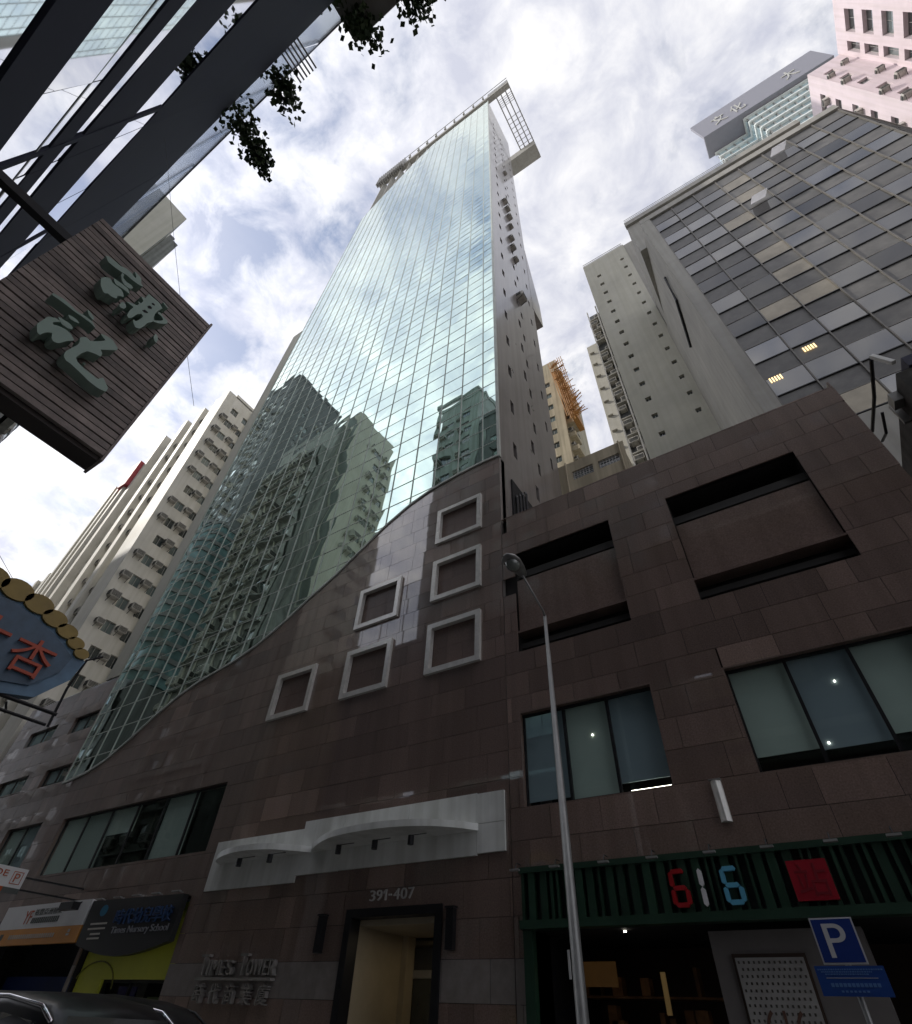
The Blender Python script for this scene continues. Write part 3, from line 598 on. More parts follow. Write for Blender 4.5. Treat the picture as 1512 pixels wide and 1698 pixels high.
part('poster_digits', text_mesh('poster_digits', '616', pm('poster_brown', (.12, .06, .04), .6), -2.45, -1.76, 1.66, 2.12, 13.958, .006), None, pl)
rnd = random.Random(4); wood = pm('shop_wood', (.22, .1, .03), .6, var=.4, scale=5, attr=.5)
for k in range(3): part('shelf', MB().box(-6.8, -3.4, 16.2, 16.9, .9+.72*k, .94+.72*k), wood, SP)
for k in range(26):
    x = rnd.uniform(-6.8, -3.5); lv = rnd.randrange(3); h = rnd.uniform(.2, .55); part('shelf_goods', MB().box(x, x+rnd.uniform(.08, .3), 16.2, 16.5, .945+.72*lv, .945+.72*lv+h, 0, rnd.uniform(-1, 1)), wood, SP)
part('lit_sign', MB().box(-6.5, -5.7, 15.6, 15.66, 2.5, 2.95), pm('lit_wood', (.2, .1, .03), .5, emit=(1, .5, .15), es=.01), SP)
part('lit_strip', MB().box(-4.65, -4.55, 15.5, 15.56, 2.05, 2.75), pm('strip_warm', (.6, .4, .15), .5, emit=(1, .65, .25), es=.03), SP)
for (a, b, c) in [(-5.0, 14.6, 3.38), (.9, 15.2, 2.55), (1.05, 15.2, 2.58), (1.2, 15.2, 2.61)]: part('downlight', MB().tube([(a, b, c), (a, b, c-.02)], .035, 8), emit_w, SP)

# ------------------------------------------------------------------ street lamp, parking sign
galv = pm('galvanised_steel', (.30, .30, .29), .45, metal=.6, var=.15, scale=4)
LP = thing('street_lamp', 'tall tapered grey street lamp in front of the podium', 'street lamp', (-4.9, 11.5, .13))
part('pole', MB().tube([(-4.92, 11.5, .1), (-4.915, 11.5, 1.2), (-4.9, 11.5, 1.21), (-4.88, 11.5, 9.9)], [.13, .125, .115, .045], 14), galv, LP, smooth=True)
part('arm', MB().tube([(-4.88, 11.5, 9.88), (-4.86, 11.35, 9.98), (-4.74, 9.95, 10.2)], [.036, .032, .028], 10), galv, LP, smooth=True)
hd = MB(); hp = [(0, .06), (.12, .13), (.35, .2), (.6, .24), (.8, .2), (.92, .08)]
secs = [[(-4.73-.06*t+r*math.cos(a), 10.05-t, 10.24+.1*t+(.55 if math.sin(a) > 0 else .25)*r*math.sin(a)) for a in [2*math.pi*k/14 for k in range(14)]] for t, r in hp]
b0 = 0
for s_ in secs: hd.v += s_
for i in range(len(secs)-1):
    for k in range(14): hd.f.append((i*14+k, i*14+(k+1) % 14, (i+1)*14+(k+1) % 14, (i+1)*14+k)); hd.m.append(0); hd.var.append(0)
hd.f.append(tuple(range(13, -1, -1))); e_ = (len(secs)-1)*14; hd.f.append(tuple(range(e_, e_+14))); hd.m += [0, 0]; hd.var += [0, 0]
h_ = part('lamp_head', hd, galv, LP, smooth=True)
bw = MB(); cxy = (-4.77, 9.47)
rings = [(.19, 10.25), (.185, 10.2), (.15, 10.13), (.08, 10.09), (.01, 10.08)]
for r, z in rings: bw.v += [(cxy[0]+r*math.cos(2*math.pi*k/14), cxy[1]+r*1.2*math.sin(2*math.pi*k/14), z) for k in range(14)]
for i in range(4):
    for k in range(14): bw.f.append((i*14+k, (i+1)*14+k, (i+1)*14+(k+1) % 14, i*14+(k+1) % 14)); bw.m.append(0); bw.var.append(0)
part('lamp_bowl', bw, pm('lamp_bowl', (.2, .22, .2), .15, coat=1), h_, smooth=True)
part('reflective_tag', MB().box(-5.02, -4.98, 11.37, 11.385, 2.35, 2.75), pm('tag_white', (.6, .6, .58), .5), LP)
blue_s = pm('sign_blue', (.008, .035, .22), .4, var=.05); sw2 = pm('sign_face_white', (.6, .6, .6), .4, var=.04)
PS = thing('parking_sign', 'blue parking sign with white P above a blue text plate on a post', 'road sign', (-.66, 11.05, .13))
part('post', MB().tube([(-.66, 11.06, .1), (-.66, 11.06, 2.98)], .038, 12), galv, PS, smooth=True)
b_ = part('sign_face', MB().box(-.955, -.405, 10.99, 11.01, 2.49, 3.01), sw2, PS); part('blue_field', MB().box(-.935, -.425, 10.983, 10.989, 2.51, 2.99), blue_s, b_)
part('letter', text_mesh('letter', 'P', sw2, -.82, -.55, 2.56, 2.94, 10.982, .004), None, b_)
p_ = part('text_plate', MB().box(-1.09, -.25, 10.985, 11.0, 2.16, 2.475), pm('plate_blue', (.012, .06, .27), .4, var=.05), PS)
mb = MB(); lt = pm('plate_text', (.09, .2, .45), .5); rnd = random.Random(9)
for k, (zz, a, b) in enumerate([(2.43, -1.06, -.29), (2.405, -1.02, -.4), (2.38, -.98, -.45)]):
    x = a
    while x < b: wd = rnd.uniform(.012, .03); mb.box(x, x+wd, 10.98, 10.984, zz, zz+.014); x += wd+.008
for i in range(12): mb.box(-.95+.05*i, -.912+.05*i, 10.98, 10.984, 2.255, 2.295)
for i in range(7): mb.box(-.85+.05*i, -.82+.05*i, 10.98, 10.984, 2.2, 2.22)
part('text_lines', mb, lt, p_); part('rule', MB().box(-.98, -.36, 10.98, 10.984, 2.345, 2.35), sw2, p_)
part('clamp', MB().box(-.72, -.6, 11.0, 11.1, 2.7, 2.74).box(-.72, -.6, 11.0, 11.1, 2.3, 2.34), galv, PS)

# ------------------------------------------------------------------ buildings behind and beside
def pane_mesh(w_, h, mat=win_dark, fr=alu):
    m = MB().box(-w_/2, w_/2, .0, .02, 0, h); t = .05
    m.box(-w_/2, w_/2, -.03, .0, 0, t, 1); m.box(-w_/2, w_/2, -.03, .0, h-t, h, 1); m.box(-w_/2, -w_/2+t, -.03, 0, t, h-t, 1); m.box(w_/2-t, w_/2, -.03, 0, t, h-t, 1); m.box(-.025, .025, -.03, 0, t, h-t, 1)
    return m.mesh('window', [mat, fr])
PM = {}
def windows(parent, M, ops, depth=.15, mat=win_dark, fr=alu, blinds=.25, seed=0):
    rnd = random.Random(seed)
    for (a, b, c, d) in ops:
        k = (round(b-a, 2), round(d-c, 2), mat.name, rnd.randrange(4))
        if k not in PM:
            me = pane_mesh(b-a, d-c, mat, fr); at = me.attributes.new('var', 'FLOAT', 'FACE'); v = [0, .5, 1.2, 4][k[3]]; at.data.foreach_set('value', [v]*len(me.polygons)); PM[k] = me
        part('window', PM[k], None, parent, M=M @ Matrix.Translation(((a+b)/2, depth, c)))
def grid_ops(us, wd, vs_, ht): return [(u, u+wd, v, v+ht) for u in us for v in vs_]
def acs(parent, M, pos, s=1.0, seed=0):
    rnd = random.Random(seed)
    for (u, v) in pos:
        if rnd.random() < .1: continue
        v += rnd.uniform(-.12, .16); part('air_conditioner', AC, None, parent, M=M @ Matrix.Translation((u+rnd.uniform(-.12, .12), 0, v)) @ Matrix.Scale(s*rnd.uniform(.82, 1.12), 4))

# white apartment block left of the tower
AP = thing('apartment_block', 'white apartment block with rows of air conditioners left of the glass tower', 'building', (-54, 24, 0))
fl = [2.4+2.49*k for k in range(23)]
MX = frame_of((-47.3, 14.1, 0), (0, 1, 0))
o1 = grid_ops((1.4, ), .95, fl, 1.1)+grid_ops((3.2,), 1.0, fl, 1.1)+grid_ops((5.2, 7.6), 1.2, fl, 1.1)
part('side_wall', wall_mb(MX, 11, 60.5, o1), white_paint, AP); windows(AP, MX, [o for o in o1 if o[2] > 14], seed=1)
acs(AP, MX, [(.9, z+.35) for z in fl if z > 14]+[(2.85, z+.3) for z in fl if z > 14]+[(4.85, z+.3) for z in fl if z > 14], 1.25, 1)
part('drain_pipe', MB().tube([(-47.15, 18.05, 0), (-47.15, 18.05, 60)], .09, 8), white_paint, AP)
for z in fl: part('floor_ledge', MB().box(-47.3, -46.95, 18.3, 25, z-.45, z-.33), white_paint, AP)
# street front in bays: broad piers and recessed strips with windows
xs = [-47.3, -50.2, -52.4, -53.3, -56.0, -57.0, -62.0]
part('front_wall', MB().box(-50.2, -47.31, 14.1, 15, 0, 60.5), white_paint, AP)
MF = frame_of((-62, 15.0, 0), (1, 0, 0)); o2 = grid_ops((.9, 3.2), 1.2, fl, 1.2)+grid_ops((6.5,), 1.6, fl, 1.2)+grid_ops((10.2,), 1.2, fl, 1.2)
part('front_wall', wall_mb(MF, 11.8, 60.3, o2), white_paint, AP); windows(AP, MF, [o for o in o2 if o[2] > 18 and o[0] > 3], seed=2)
for a, b, y in [(-53.3, -52.4, 14.1), (-57.2, -56.2, 14.15), (-62, -61.2, 14.2)]: part('pier', MB().box(a, b, y, 15.05, 0, 60.5), white_paint, AP)
acs(AP, MF, [(9.75, z+.2) for z in fl if z > 18]+[(6.0, z+.2) for z in fl if z > 18], 1.2, 2)
part('core', MB().box(-61.9, -47.6, 15.3, 25, 0, 60.2), beige, AP); part('parapet', MB().box(-61.9, -47.3, 15.2, 25, 60.3, 61.0), white_paint, AP)
part('roof_box', MB().box(-51, -48, 19, 23, 60.6, 65), white_paint, AP); part('roof_box', MB().box(-49.5, -47.4, 20.5, 24.8, 61, 63.5), beige, AP)
BL = thing('stepped_block', 'lower white block with red roof box at the far left of the street', 'building', (-68, 24, 0))
MF2 = frame_of((-76, 14.2, 0), (1, 0, 0)); fl2 = [2.6+2.9*k for k in range(12)]
o3 = grid_ops((1, 4, 7), 1.4, fl2, 1.3); part('front_wall', wall_mb(MF2, 9.2, 37.5, o3), white_paint, BL); windows(BL, MF2, [o for o in o3 if o[2] > 12], seed=3)
part('core', MB().box(-76, -66.8, 14.55, 26, 0, 37.3), white_paint, BL)
for a in (-72.9, -70, -67.2): part('pier', MB().box(a, a+.6, 13.9, 14.25, 0, 37.6), white_paint, BL)
part('upper_block', MB().box(-66.75, -62.2, 14.3, 26, 0, 52), beige, BL)
for a in (-66.4, -64.8, -63.2): part('pier', MB().box(a, a+.5, 13.95, 14.32, 0, 52.1), white_paint, BL)
part('roof_sign', MB().box(-63.9, -62.1, 13.7, 16, 50.3, 54.9), pm('roof_red', (.42, .06, .07), .6), BL)

# grey office block with window grid behind the podium
GO = thing('grey_office', 'grey office block with gridded window front behind the granite podium', 'building', (14, 30, 0))
MG = frame_of((5.5, 23, 0), (1, 0, 0)); rnd = random.Random(6); rowz = [6.7+3.51*k for k in range(16)]
GOM = {}
def office_bay(parent, M, u0, n, dx, zs, dark=.3):
    for i in range(n):
        for z in zs:
            a = u0+dx*i
            for kind, c, d, y, mat, vv in (('pane', z+.02, z+1.72, .0, win_grey, rnd.choice((-.9, -.5, -.2, .1, .4)) if rnd.random() > dark else -1.7), ('spandrel', z+1.8, z+3.43, .03, spandrel, rnd.choice((-.5, 0, .5)))):
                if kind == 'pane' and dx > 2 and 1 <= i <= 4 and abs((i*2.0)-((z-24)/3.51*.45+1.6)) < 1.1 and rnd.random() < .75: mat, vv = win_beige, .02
                key = (kind, vv, round(dx, 2))
                if key not in GOM: GOM[key] = MB().box(.035, dx-.035, 0, .05, 0, d-c, 0, vv or .01).mesh(kind, mat)
                tilt = Matrix.Rotation(rnd.gauss(0, .006), 4, 'X') @ Matrix.Rotation(rnd.gauss(0, .006), 4, 'Z')
                part('window_pane' if kind == 'pane' else 'spandrel_panel', GOM[key], None, parent, M=M @ Matrix.Translation((a, y, c)) @ tilt)
    for i in range(n+1): part('mullion', MB().box(-.035, .035, -.09, .05, zs[0], zs[-1]+3.45).mesh('mullion', office_bar), None, parent, M=M @ Matrix.Translation((u0+dx*i, 0, 0)))
    for z in zs:
        part('sill', MB().box(0, n*dx, -.05, .04, -.07, -.005).mesh('sill', blacksteel), None, parent, M=M @ Matrix.Translation((u0, 0, z)))
        part('sill', MB().box(0, n*dx, -.03, .04, 1.73, 1.79).mesh('sill', office_bar), None, parent, M=M @ Matrix.Translation((u0, 0, z)))
office_bay(GO, MG, 0, 8, 2.04, rowz[5:15])
part('wall_backing', MB().box(5.5, 21.8, 23.08, 24, 0, 59.5), dark_block, GO)
part('lower_wall', MB().box(5.5, 21.8, 22.95, 23.07, 0, 24.1), concrete, GO)
part('parapet', MB().box(4.6, 22, 22.85, 23.3, 59.55, 60.5), concrete, GO)
part('corner_fin', MB().box(4.55, 5.45, 22.85, 23.6, 0, 59.5), concrete, GO)
part('side_wall', MB().prism([(4.6, 23.6, 0), (3.5, 36.2, 0), (8, 36.2, 0), (8, 23.6, 0)], (0, 0, 60.2)), concrete, GO)
part('setback_storey', MB().box(3.75, 21.5, 25.6, 36, 60.25, 67.6), concrete, GO)
for i in range(9): part('window_pane', MB().box(5.4+1.78*i, 7.0+1.78*i, 25.5, 25.58, 64.6, 66.6), win_grey, GO)
part('setback_parapet', MB().box(3.7, 21.7, 25.3, 25.8, 67.6, 68.6), concrete, GO)
part('roof_railing', MB().tube([(3.8, 25.4, 69.5), (21.6, 25.4, 69.5)], .03, 6).tube([(3.8, 25.4, 69.1), (21.6, 25.4, 69.1)], .03, 6), alu, GO)
part('drain_pipe', MB().tube([(4.3, 25.2, 51.5), (4.25, 25.9, 48), (3.95, 30.0, 46.5)], .12, 8), blacksteel, GO)
MG2 = frame_of((21.85, 23.05, 0), (5.45, 5.2, 0)); office_bay(GO, MG2, .1, 4, 1.85, rowz[5:15]); part('corner_body', MB().prism([(21.85, 23.15, 0), (27.2, 28.3, 0), (27.2, 36, 0), (21.85, 36, 0)], (0, 0, 59.6)), dark_block, GO)
part('parapet', MB().prism([(21.9, 22.9, 59.65), (27.4, 28.2, 59.65), (27.1, 28.5, 59.65), (21.7, 23.25, 59.65)], (0, 0, .85)), concrete, GO)
for (x, z) in ((12.04, 51.1), (15.86, 57.6)):
    part('open_window', MB().prism([(x, 22.85, z), (x+1.15, 22.85, z), (x+1.15, 21.95, z-.75), (x, 21.95, z-.75)], (0, .06, .05)), frosted, GO)
for (x, z) in ((5.7, 29.0), (8.0, 30.4)): 
    mb = MB()
    for k in range(5): mb.box(x+.14*k, x+.14*k+.07, 22.96, 22.975, z, z+.45)
    part('lit_ceiling_light', mb, emit_warm, GO)

# (open window leaves are frosted glass)
# pale block with small windows and air conditioner recess
YB = thing('pale_block', 'pale concrete tower with two columns of tiny windows behind the grey office', 'building', (0, 42, 0))
MY = frame_of((-2.95, 36, 0), (1, 0, 0)); zz = [43.6+3.06*k for k in range(14)]
o4 = [(1.5, 2.1, z, z+.75) for z in zz]+[(5.35, 5.85, z+1.2, z+1.85) for z in zz]
part('front_wall', wall_mb(MY, 6.6, 89.6, o4, .3), cream, YB); windows(YB, MY, o4, depth=.28, seed=4)
part('core', MB().box(-2.9, 3.6, 36.4, 48, 0, 89.4), cream, YB); part('grey_wing', MB().box(3.66, 9.5, 36.15, 48, 0, 89.5), concrete, YB); part('roof_railing', MB().tube([(-2.9, 36.1, 90.5), (3.5, 36.1, 90.5)], .05, 6).tube([(-2.9, 36.1, 90.0), (3.5, 36.1, 90)], .04, 6), alu, YB)
part('recess_wall', MB().box(-4.6, -2.96, 38.4, 40, 0, 78), dark_block, YB)
part('drain_pipe', MB().tube([(-3.15, 36.3, 0), (-3.15, 36.3, 76)], .1, 8), white_paint, YB); part('drain_pipe', MB().tube([(-4.5, 36.6, 0), (-4.5, 36.6, 76)], .08, 8), white_paint, YB)
MY2 = frame_of((-4.6, 38.38, 0), (1, 0, 0)); acs(YB, MY2, [(.5+.6*(k % 2), 40.5+1.53*k) for k in range(24)], 1.5, 4)
for k in range(12): part('recess_slab', MB().box(-4.6, -2.97, 37.6, 38.38, 41.6+3.06*k, 41.75+3.06*k), concrete, YB)
YW = thing('pale_wing_block', 'narrow beige wing beside the air conditioner recess of the pale tower', 'building', (-5.4, 41, 0))
part('wall', MB().box(-6.1, -4.65, 38, 46, 0, 69.5), beige, YW)
for k in range(9): part('window_hood', MB().box(-5.9, -5.3, 37.7, 38, 44+2.9*k, 44.12+2.9*k), beige, YW)
LB = thing('low_beige_block', 'low beige rooftop building with two barred windows behind the podium', 'building', (-5.2, 24, 0))
ML = frame_of((-7.6, 22.5, 0), (1, 0, 0)); o5 = [(.95, 2.35, 27.25, 28.05), (2.72, 4.1, 27.3, 28.02)]
part('front_wall', wall_mb(ML, 4.55, 29, o5, .25, z0=0), tan, LB); windows(LB, ML, o5, depth=.2, seed=5)
for (a, b, c, d) in o5:
    mb = MB()
    for k in range(4): mb.box(a, b, .05, .08, c+.12+.18*k, c+.15+.18*k)
    for k in range(6): mb.box(a+.2*k+.1, a+.2*k+.13, .04, .05, c, d)
    part('window_bars', mb.mesh('window_bars', alu), None, LB, M=ML)
part('core', MB().box(-7.4, -3.2, 22.8, 27, 0, 28.9), tan, LB); part('drain_pipe', MB().tube([(-3.35, 22.4, 16), (-3.35, 22.4, 29)], .06, 8).tube([(-7.0, 22.4, 16), (-7.0, 22.4, 29)], .06, 8), tan, LB)

# tan block with bamboo scaffold
SB = thing('scaffolded_block', 'tan apartment block behind the tower', 'building', (-15, 46, 0))
MS = frame_of((-18, 42, 0), (1, 0, 0)); fz = [36+2.95*k for k in range(13)]; o6 = grid_ops((1.4, 3.6), 1.0, fz, 1.2)
part('front_wall', wall_mb(MS, 6.0, 78, o6), tan, SB); windows(SB, MS, o6, seed=6); part('core', MB().box(-17.9, -12.05, 42.3, 52, 0, 77.8), tan, SB)
MS2 = frame_of((-12.0, 42.02, 0), (0, 1, 0)); acs(SB, MS2, [(1.0, z) for z in fz]+[(2.6, z+.6) for z in fz], 1.3, 6)
for k, z in enumerate(fz): part('balcony', MB().box(-12.05, -11.1+.1*(k % 2), 42.4, 44.4, z-1.4, z-.5), tan, SB)
bamboo = pm('bamboo', (.42, .2, .05), .7, var=.3, scale=6)
SC = thing('bamboo_scaffold', 'orange bamboo scaffold hanging at the top of the tan block', 'scaffold', (-11.6, 43, 60))
rnd = random.Random(12)
part('platform', MB().prism([(-12.6, 41.2, 73.6), (-11.2, 41.2, 72.9), (-10.3, 41.2, 61), (-11.0, 41.2, 61)], (0, 3.2, 0)), bamboo, SC)
mb = MB()
for k in range(60):
    z = rnd.uniform(60, 75); x = -12.4+(75-z)*.13; mb.tube([(x+rnd.uniform(-.4, .2), 41+rnd.uniform(-.3, .2), z), (x+rnd.uniform(.6, 2.0), 41+rnd.uniform(-.3, .2), z+rnd.uniform(-.2, 1.6))], .055, 5)
for k in range(8): mb.tube([(-12.8+.3*k, 41+rnd.uniform(-.2, .2), 76.5-rnd.uniform(0, 1)), (-11.4+.25*k, 41, 60+rnd.uniform(-1, 2))], .06, 5)
part('poles', mb, bamboo, SC, stuff=True)

# pink apartment tower, top right
PK = thing('pink_tower', 'pink tiled apartment tower in the top right corner', 'building', (42, 32, 0))
zp = [87.4-4.15*k for k in range(9)]
MP1 = frame_of((35, 30, 0), (0, -1, 0)); o7 = [(2.9, 5.3, z, z+2.3) for z in zp]+[(.8, 1.9, z-.8, z+2.3) for z in zp]+[(8, 10.4, z, z+2.3) for z in zp]
part('side_wall', wall_mb(MP1, 14, 92, o7, .5), pink, PK); windows(PK, MP1, o7, depth=.45, seed=7)
MP2 = frame_of((31.3, 42, 0), (0, -1, 0)); o8 = [(6.4, 10.3, z, z+1.5) for z in zp]+[(2, 5, z, z+1.5) for z in zp]
part('side_wall', wall_mb(MP2, 12.2, 91.6, o8, .4), pink, PK); windows(PK, MP2, o8, depth=.35, seed=8)
MP3 = frame_of((31.3, 29.8, 0), (1, 0, 0)); o9 = [(.6, 1.6, z, z+1.5) for z in zp]
part('front_wall', wall_mb(MP3, 3.72, 91.6, o9, .3), pink, PK); windows(PK, MP3, o9, depth=.25, seed=9); acs(PK, MP3, [(.5, z-1.0) for z in zp]+[(2.6, z+.4) for z in zp], 1.25, 7)
part('core', MB().box(35.6, 50, 16, 30, 0, 91.5), pink, PK); part('core', MB().box(31.8, 50, 30.2, 42, 0, 91), pink, PK); part('roof_slab', MB().box(31.3, 50, 29.81, 42, 91.6, 92), pink, PK)
part('roof_slab', MB().box(35, 50, 16, 29.8, 92.01, 92.4), pink, PK)
acs(PK, MP2, [(9.9-3*(k % 2), z-1.1) for k, z in enumerate(zp)], 1.25, 8)

# glass tower with sign crown
CT = thing('crowned_glass_tower', 'distant pale glass tower with grey sign crown behind the grey office', 'tower', (52, 70, 0))
sign_grey = pm('crown_grey', (.26, .26, .3), .5, var=.05); lite = pm('far_glass', (.6, .74, .8), .1, metal=.7, var=.1, scale=.2, attr=.2); rib = pm('far_rib', (.72, .76, .74), .5)  # pale tones carry the distance haze in the colour
part('crown_band', MB().box(37.2, 70, 60, 60.8, 185.5, 199.5), sign_grey, CT); part('crown_soffit', MB().box(37.2, 70, 60.8, 66.2, 185.5, 186.3), sign_grey, CT)
white_l = pm('crown_letters', (.5, .5, .47), .5)
for ch, a in (('文', 41.5), ('化', 46.5), ('大', 60)): part('character', text_mesh('character', ch, white_l, a, a+3.4, 188.6, 195, 59.98, .2), None, CT)
for x0, x1, y in ((39.2, 48, 66.0), (48, 70, 62.0)):
    for k in range(16):
        z = 184.5-4.2*k
        part('glass_band', MB().box(x0, x1, y, y+.2, z-3.4, z, 0, random.uniform(-1, 1)), lite, CT); part('rib', MB().box(x0-.4, x1, y-.7, y+.2, z+.02, z+.75), rib, CT)
    for k in range(int((x1-x0)/2.2)+1): part('mullion', MB().box(x0+2.2*k, x0+2.2*k+.22, y-.25, y, 118, 184.5), alu, CT)
for k in range(16):
    z = 184.5-4.2*k; part('rib', MB().box(47.3, 48, 61.4, 66, z+.01, z+.8), rib, CT); part('glass_band', MB().box(47.6, 47.8, 62.2, 66, z-3.4, z, 0, random.uniform(-1, 1)), lite, CT)
part('core', MB().box(39.6, 70, 66.3, 90, 0, 185.4), lite, CT); part('core', MB().box(48.2, 70, 62.3, 66.29, 0, 185.4), lite, CT)
for k in range(8): part('mullion', MB().box(39.4, 39.6, 67+2.6*k, 67.3+2.6*k, 118, 185.4), alu, CT)
for k in range(16): part('rib', MB().box(39.35, 39.6, 66.3, 90, 118+4.2*k, 118.6+4.2*k), rib, CT)

# neighbour at the right edge
NBR = thing('neighbour_building', 'dark mottled building edge with rooftop pipe at the right border', 'building', (10, 17, 0))
rough_w = pm('weathered_render', (.10, .095, .085), .85, var=.5, scale=1.6, streak=.4, bump=.4)
part('wall', MB().box(6.25, 16, 13.9, 22.5, 0, 16.3), rough_w, NBR); part('roof_band', MB().box(6.6, 16, 13.8, 14.6, 16.3, 16.75), pm('roof_blue', (.01, .012, .05), .5), NBR)
part('white_strip', MB().bar((6.1, 13.8, 17.35), (6.25, 13.5, 16.35), .12), pm('strip_white', (.6, .6, .57), .5), NBR)
part('rooftop_pipe', MB().tube([(6.05, 13.85, 17.25), (6.08, 15.6, 17.4), (6.1, 17.7, 17.9)], .06, 8), blacksteel, NBR); part('cable', MB().tube([(6.1, 16, 17), (6.0, 16.6, 16.6), (6.1, 17.6, 17.2)], .05, 6), blacksteel, NBR)
part('wall_box', MB().box(6.0, 6.25, 14.6, 15.0, 15.9, 16.3).box(6.05, 6.25, 15.2, 15.3, 15.5, 16.4), alu, NBR)
SBX = MB().prism([(6.9+.25*(1-math.cos(t)), 12.4, 12.8+.25*(1-math.sin(t))) for t in [math.pi/2*k/5 for k in range(6)]]+[(9.5, 12.4, 12.8), (9.5, 12.4, 16), (6.9, 12.4, 16)], (0, .5, 0))
solo('black_sign_box', SBX, blacksteel, 'black rounded sign box cut by the right border of the picture', 'sign')

# ------------------------------------------------------------------ opposite side of the street (seen in the reflections and at top left)
def simple_tower(name, label, x0, x1, y0, y1, H, mat, us, wd, ht, pitch, zstart, side=True, seed=0, acn=True, group=None):
    """block whose street front faces +Y, with windows as parts on the street front and on the +X side"""
    t = thing(name, label, 'building', ((x0+x1)/2, (y0+y1)/2, 0), group)
    MFr = frame_of((x1, y1, 0), (-1, 0, 0)); zs = [zstart+pitch*k for k in range(int((H-zstart-2)/pitch))]
    o = grid_ops(us, wd, zs, ht); part('front_wall', wall_mb(MFr, x1-x0, H, o), mat, t); windows(t, MFr, o, seed=seed)
    if acn: acs(t, MFr, [(u+wd+.5, z+.2) for u in us for z in zs], 1.3, seed)
    if side:
        MSd = frame_of((x1, y0, 0), (0, 1, 0)); so = grid_ops([(y1-y0)*.2, (y1-y0)*.55], 1.3, zs, ht)
        part('side_wall', wall_mb(MSd, y1-y0, H, so), mat, t); windows(t, MSd, so, seed=seed+1)
        if acn: acs(t, MSd, [((y1-y0)*.2+1.9, z+.2) for z in zs], 1.3, seed)
    part('core', MB().box(x0, x1-.5, y0, y1-.5, 0, H-.1), mat, t); part('roof_parapet', MB().box(x0-.1, x1+.1, y0-.1, y1+.1, H, H+1), mat, t)
    return t
BT = thing('beige_tower', 'plain beige tower wall above the slatted sign at upper left', 'building', (-50, -8, 0))
zs = [6+3.0*k for k in range(21)]
MB1 = frame_of((-41.3, -12, 0), (0, 1, 0))
so_ = grid_ops((.6, 3.2), 1.3, zs, 1.4); part('side_wall', wall_mb(MB1, 9.4, 71.8, so_), beige, BT); windows(BT, MB1, so_, seed=31); acs(BT, MB1, [(u+1.9, z) for u in (.6, 3.2) for z in zs], 1.5, 32)
part('recess_wall', MB().box(-56, -42.6, -3.6, -2.55, 0, 70.5), beige, BT)
MB2 = frame_of((-42.58, -3.6, 0), (0, 1, 0)); acs(BT, MB2, [(.4, z) for z in zs], 1.5, 3)
MB3 = frame_of((-41.3, -2.6, 0), (-1, 0, 0)); o = grid_ops((5, 8.2, 11.4), 1.4, zs, 1.4); part('front_wall', wall_mb(MB3, 15, 71.8, o), pm('opposite_grey', (.17, .19, .18), .7, streak=.3), BT); windows(BT, MB3, o, seed=11); acs(BT, MB3, [(u+1.9, z) for u in (5, 8.2, 11.4) for z in zs], 1.5, 4)
wing_m = pm('wing_grey', (.26, .265, .25), .7, streak=.35)
part('front_wing', MB().box(-56, -42.8, -2.5, -1.2, 0, 68.5), wing_m, BT); part('front_wing', MB().box(-56, -44.2, -1.19, -.1, 0, 62.5), wing_m, BT)
MW1 = frame_of((-42.8, -.9, 0), (-1, 0, 0)); MW2 = frame_of((-44.2, .2, 0), (-1, 0, 0)); ow = grid_ops((.9, 3.4, 6.4, 9.0), 1.5, zs[:19], 1.5)
part('front_wall', wall_mb(MW2, 11.8, 62.5, ow, .28), wing_m, BT); windows(BT, MW2, ow, depth=.24, seed=33); acs(BT, MW2, [(u+1.95, z-.1) for u in (.9, 3.4, 6.4, 9.0) for z in zs[:19]], 1.6, 34)
for k in range(4): part('drain_pipe', MB().tube([(-46.95-2.7*k, .32, 0), (-46.95-2.7*k, .32, 62)], .09, 6), beige, BT)
for z in zs[:19]: part('canopy_slab', MB().box(-55.5, -44.6, .2, .75, z-.75, z-.65), wing_m, BT)
part('core', MB().box(-56, -42.7, -12, -3.7, 0, 71.6), beige, BT)
simple_tower('dark_stepped_tower', 'tall dark tower reflected at the left edge of the curtain wall', -80, -67, -16, -3.0, 106, dark_block, (1.5, 5, 8.5), 2.0, 1.6, 3.1, 8, seed=12)
simple_tower('dark_opposite_block', 'dark block with air conditioners reflected at the right end of the curtain wall', -29.4, -22, -20, -8, 69, grey_block, (1.5, 4.6), 1.4, 1.4, 3.0, 22, seed=14)
simple_tower('opposite_apartments', 'grey tower block standing above the dark ledged building across the street', -14, 24, -30, -8.2, 45, MATS.get('opp') or pm('opp', (.2, .19, .18), .7, streak=.2), (2, 7, 12, 17, 22, 27, 32), 2.4, 1.5, 3.2, 22, seed=16, side=False, acn=False)
simple_tower('far_opposite_block', 'grey block across the street beyond the dark stepped tower', -130, -82, -20, -3.2, 58, dark_block, (3, 10, 17, 24, 31, 38), 2.5, 1.6, 3.1, 6, seed=20, side=False, acn=False)
simple_tower('corner_infill_block', 'plain dark block beside the dark air conditioner block across the street', -21.9, -14.1, -20, -8.1, 61, dark_block, (1.5, 4.6), 1.6, 1.4, 3.0, 22, seed=24, acn=False)
simple_tower('side_street_block', 'brown low block reflected in the lower curtain wall', -41, -33.5, -14, -3.4, 24, pm('brown_render', (.24, .19, .14), .7, streak=.3), (1, 4), 1.6, 1.4, 3, 4.5, seed=18)

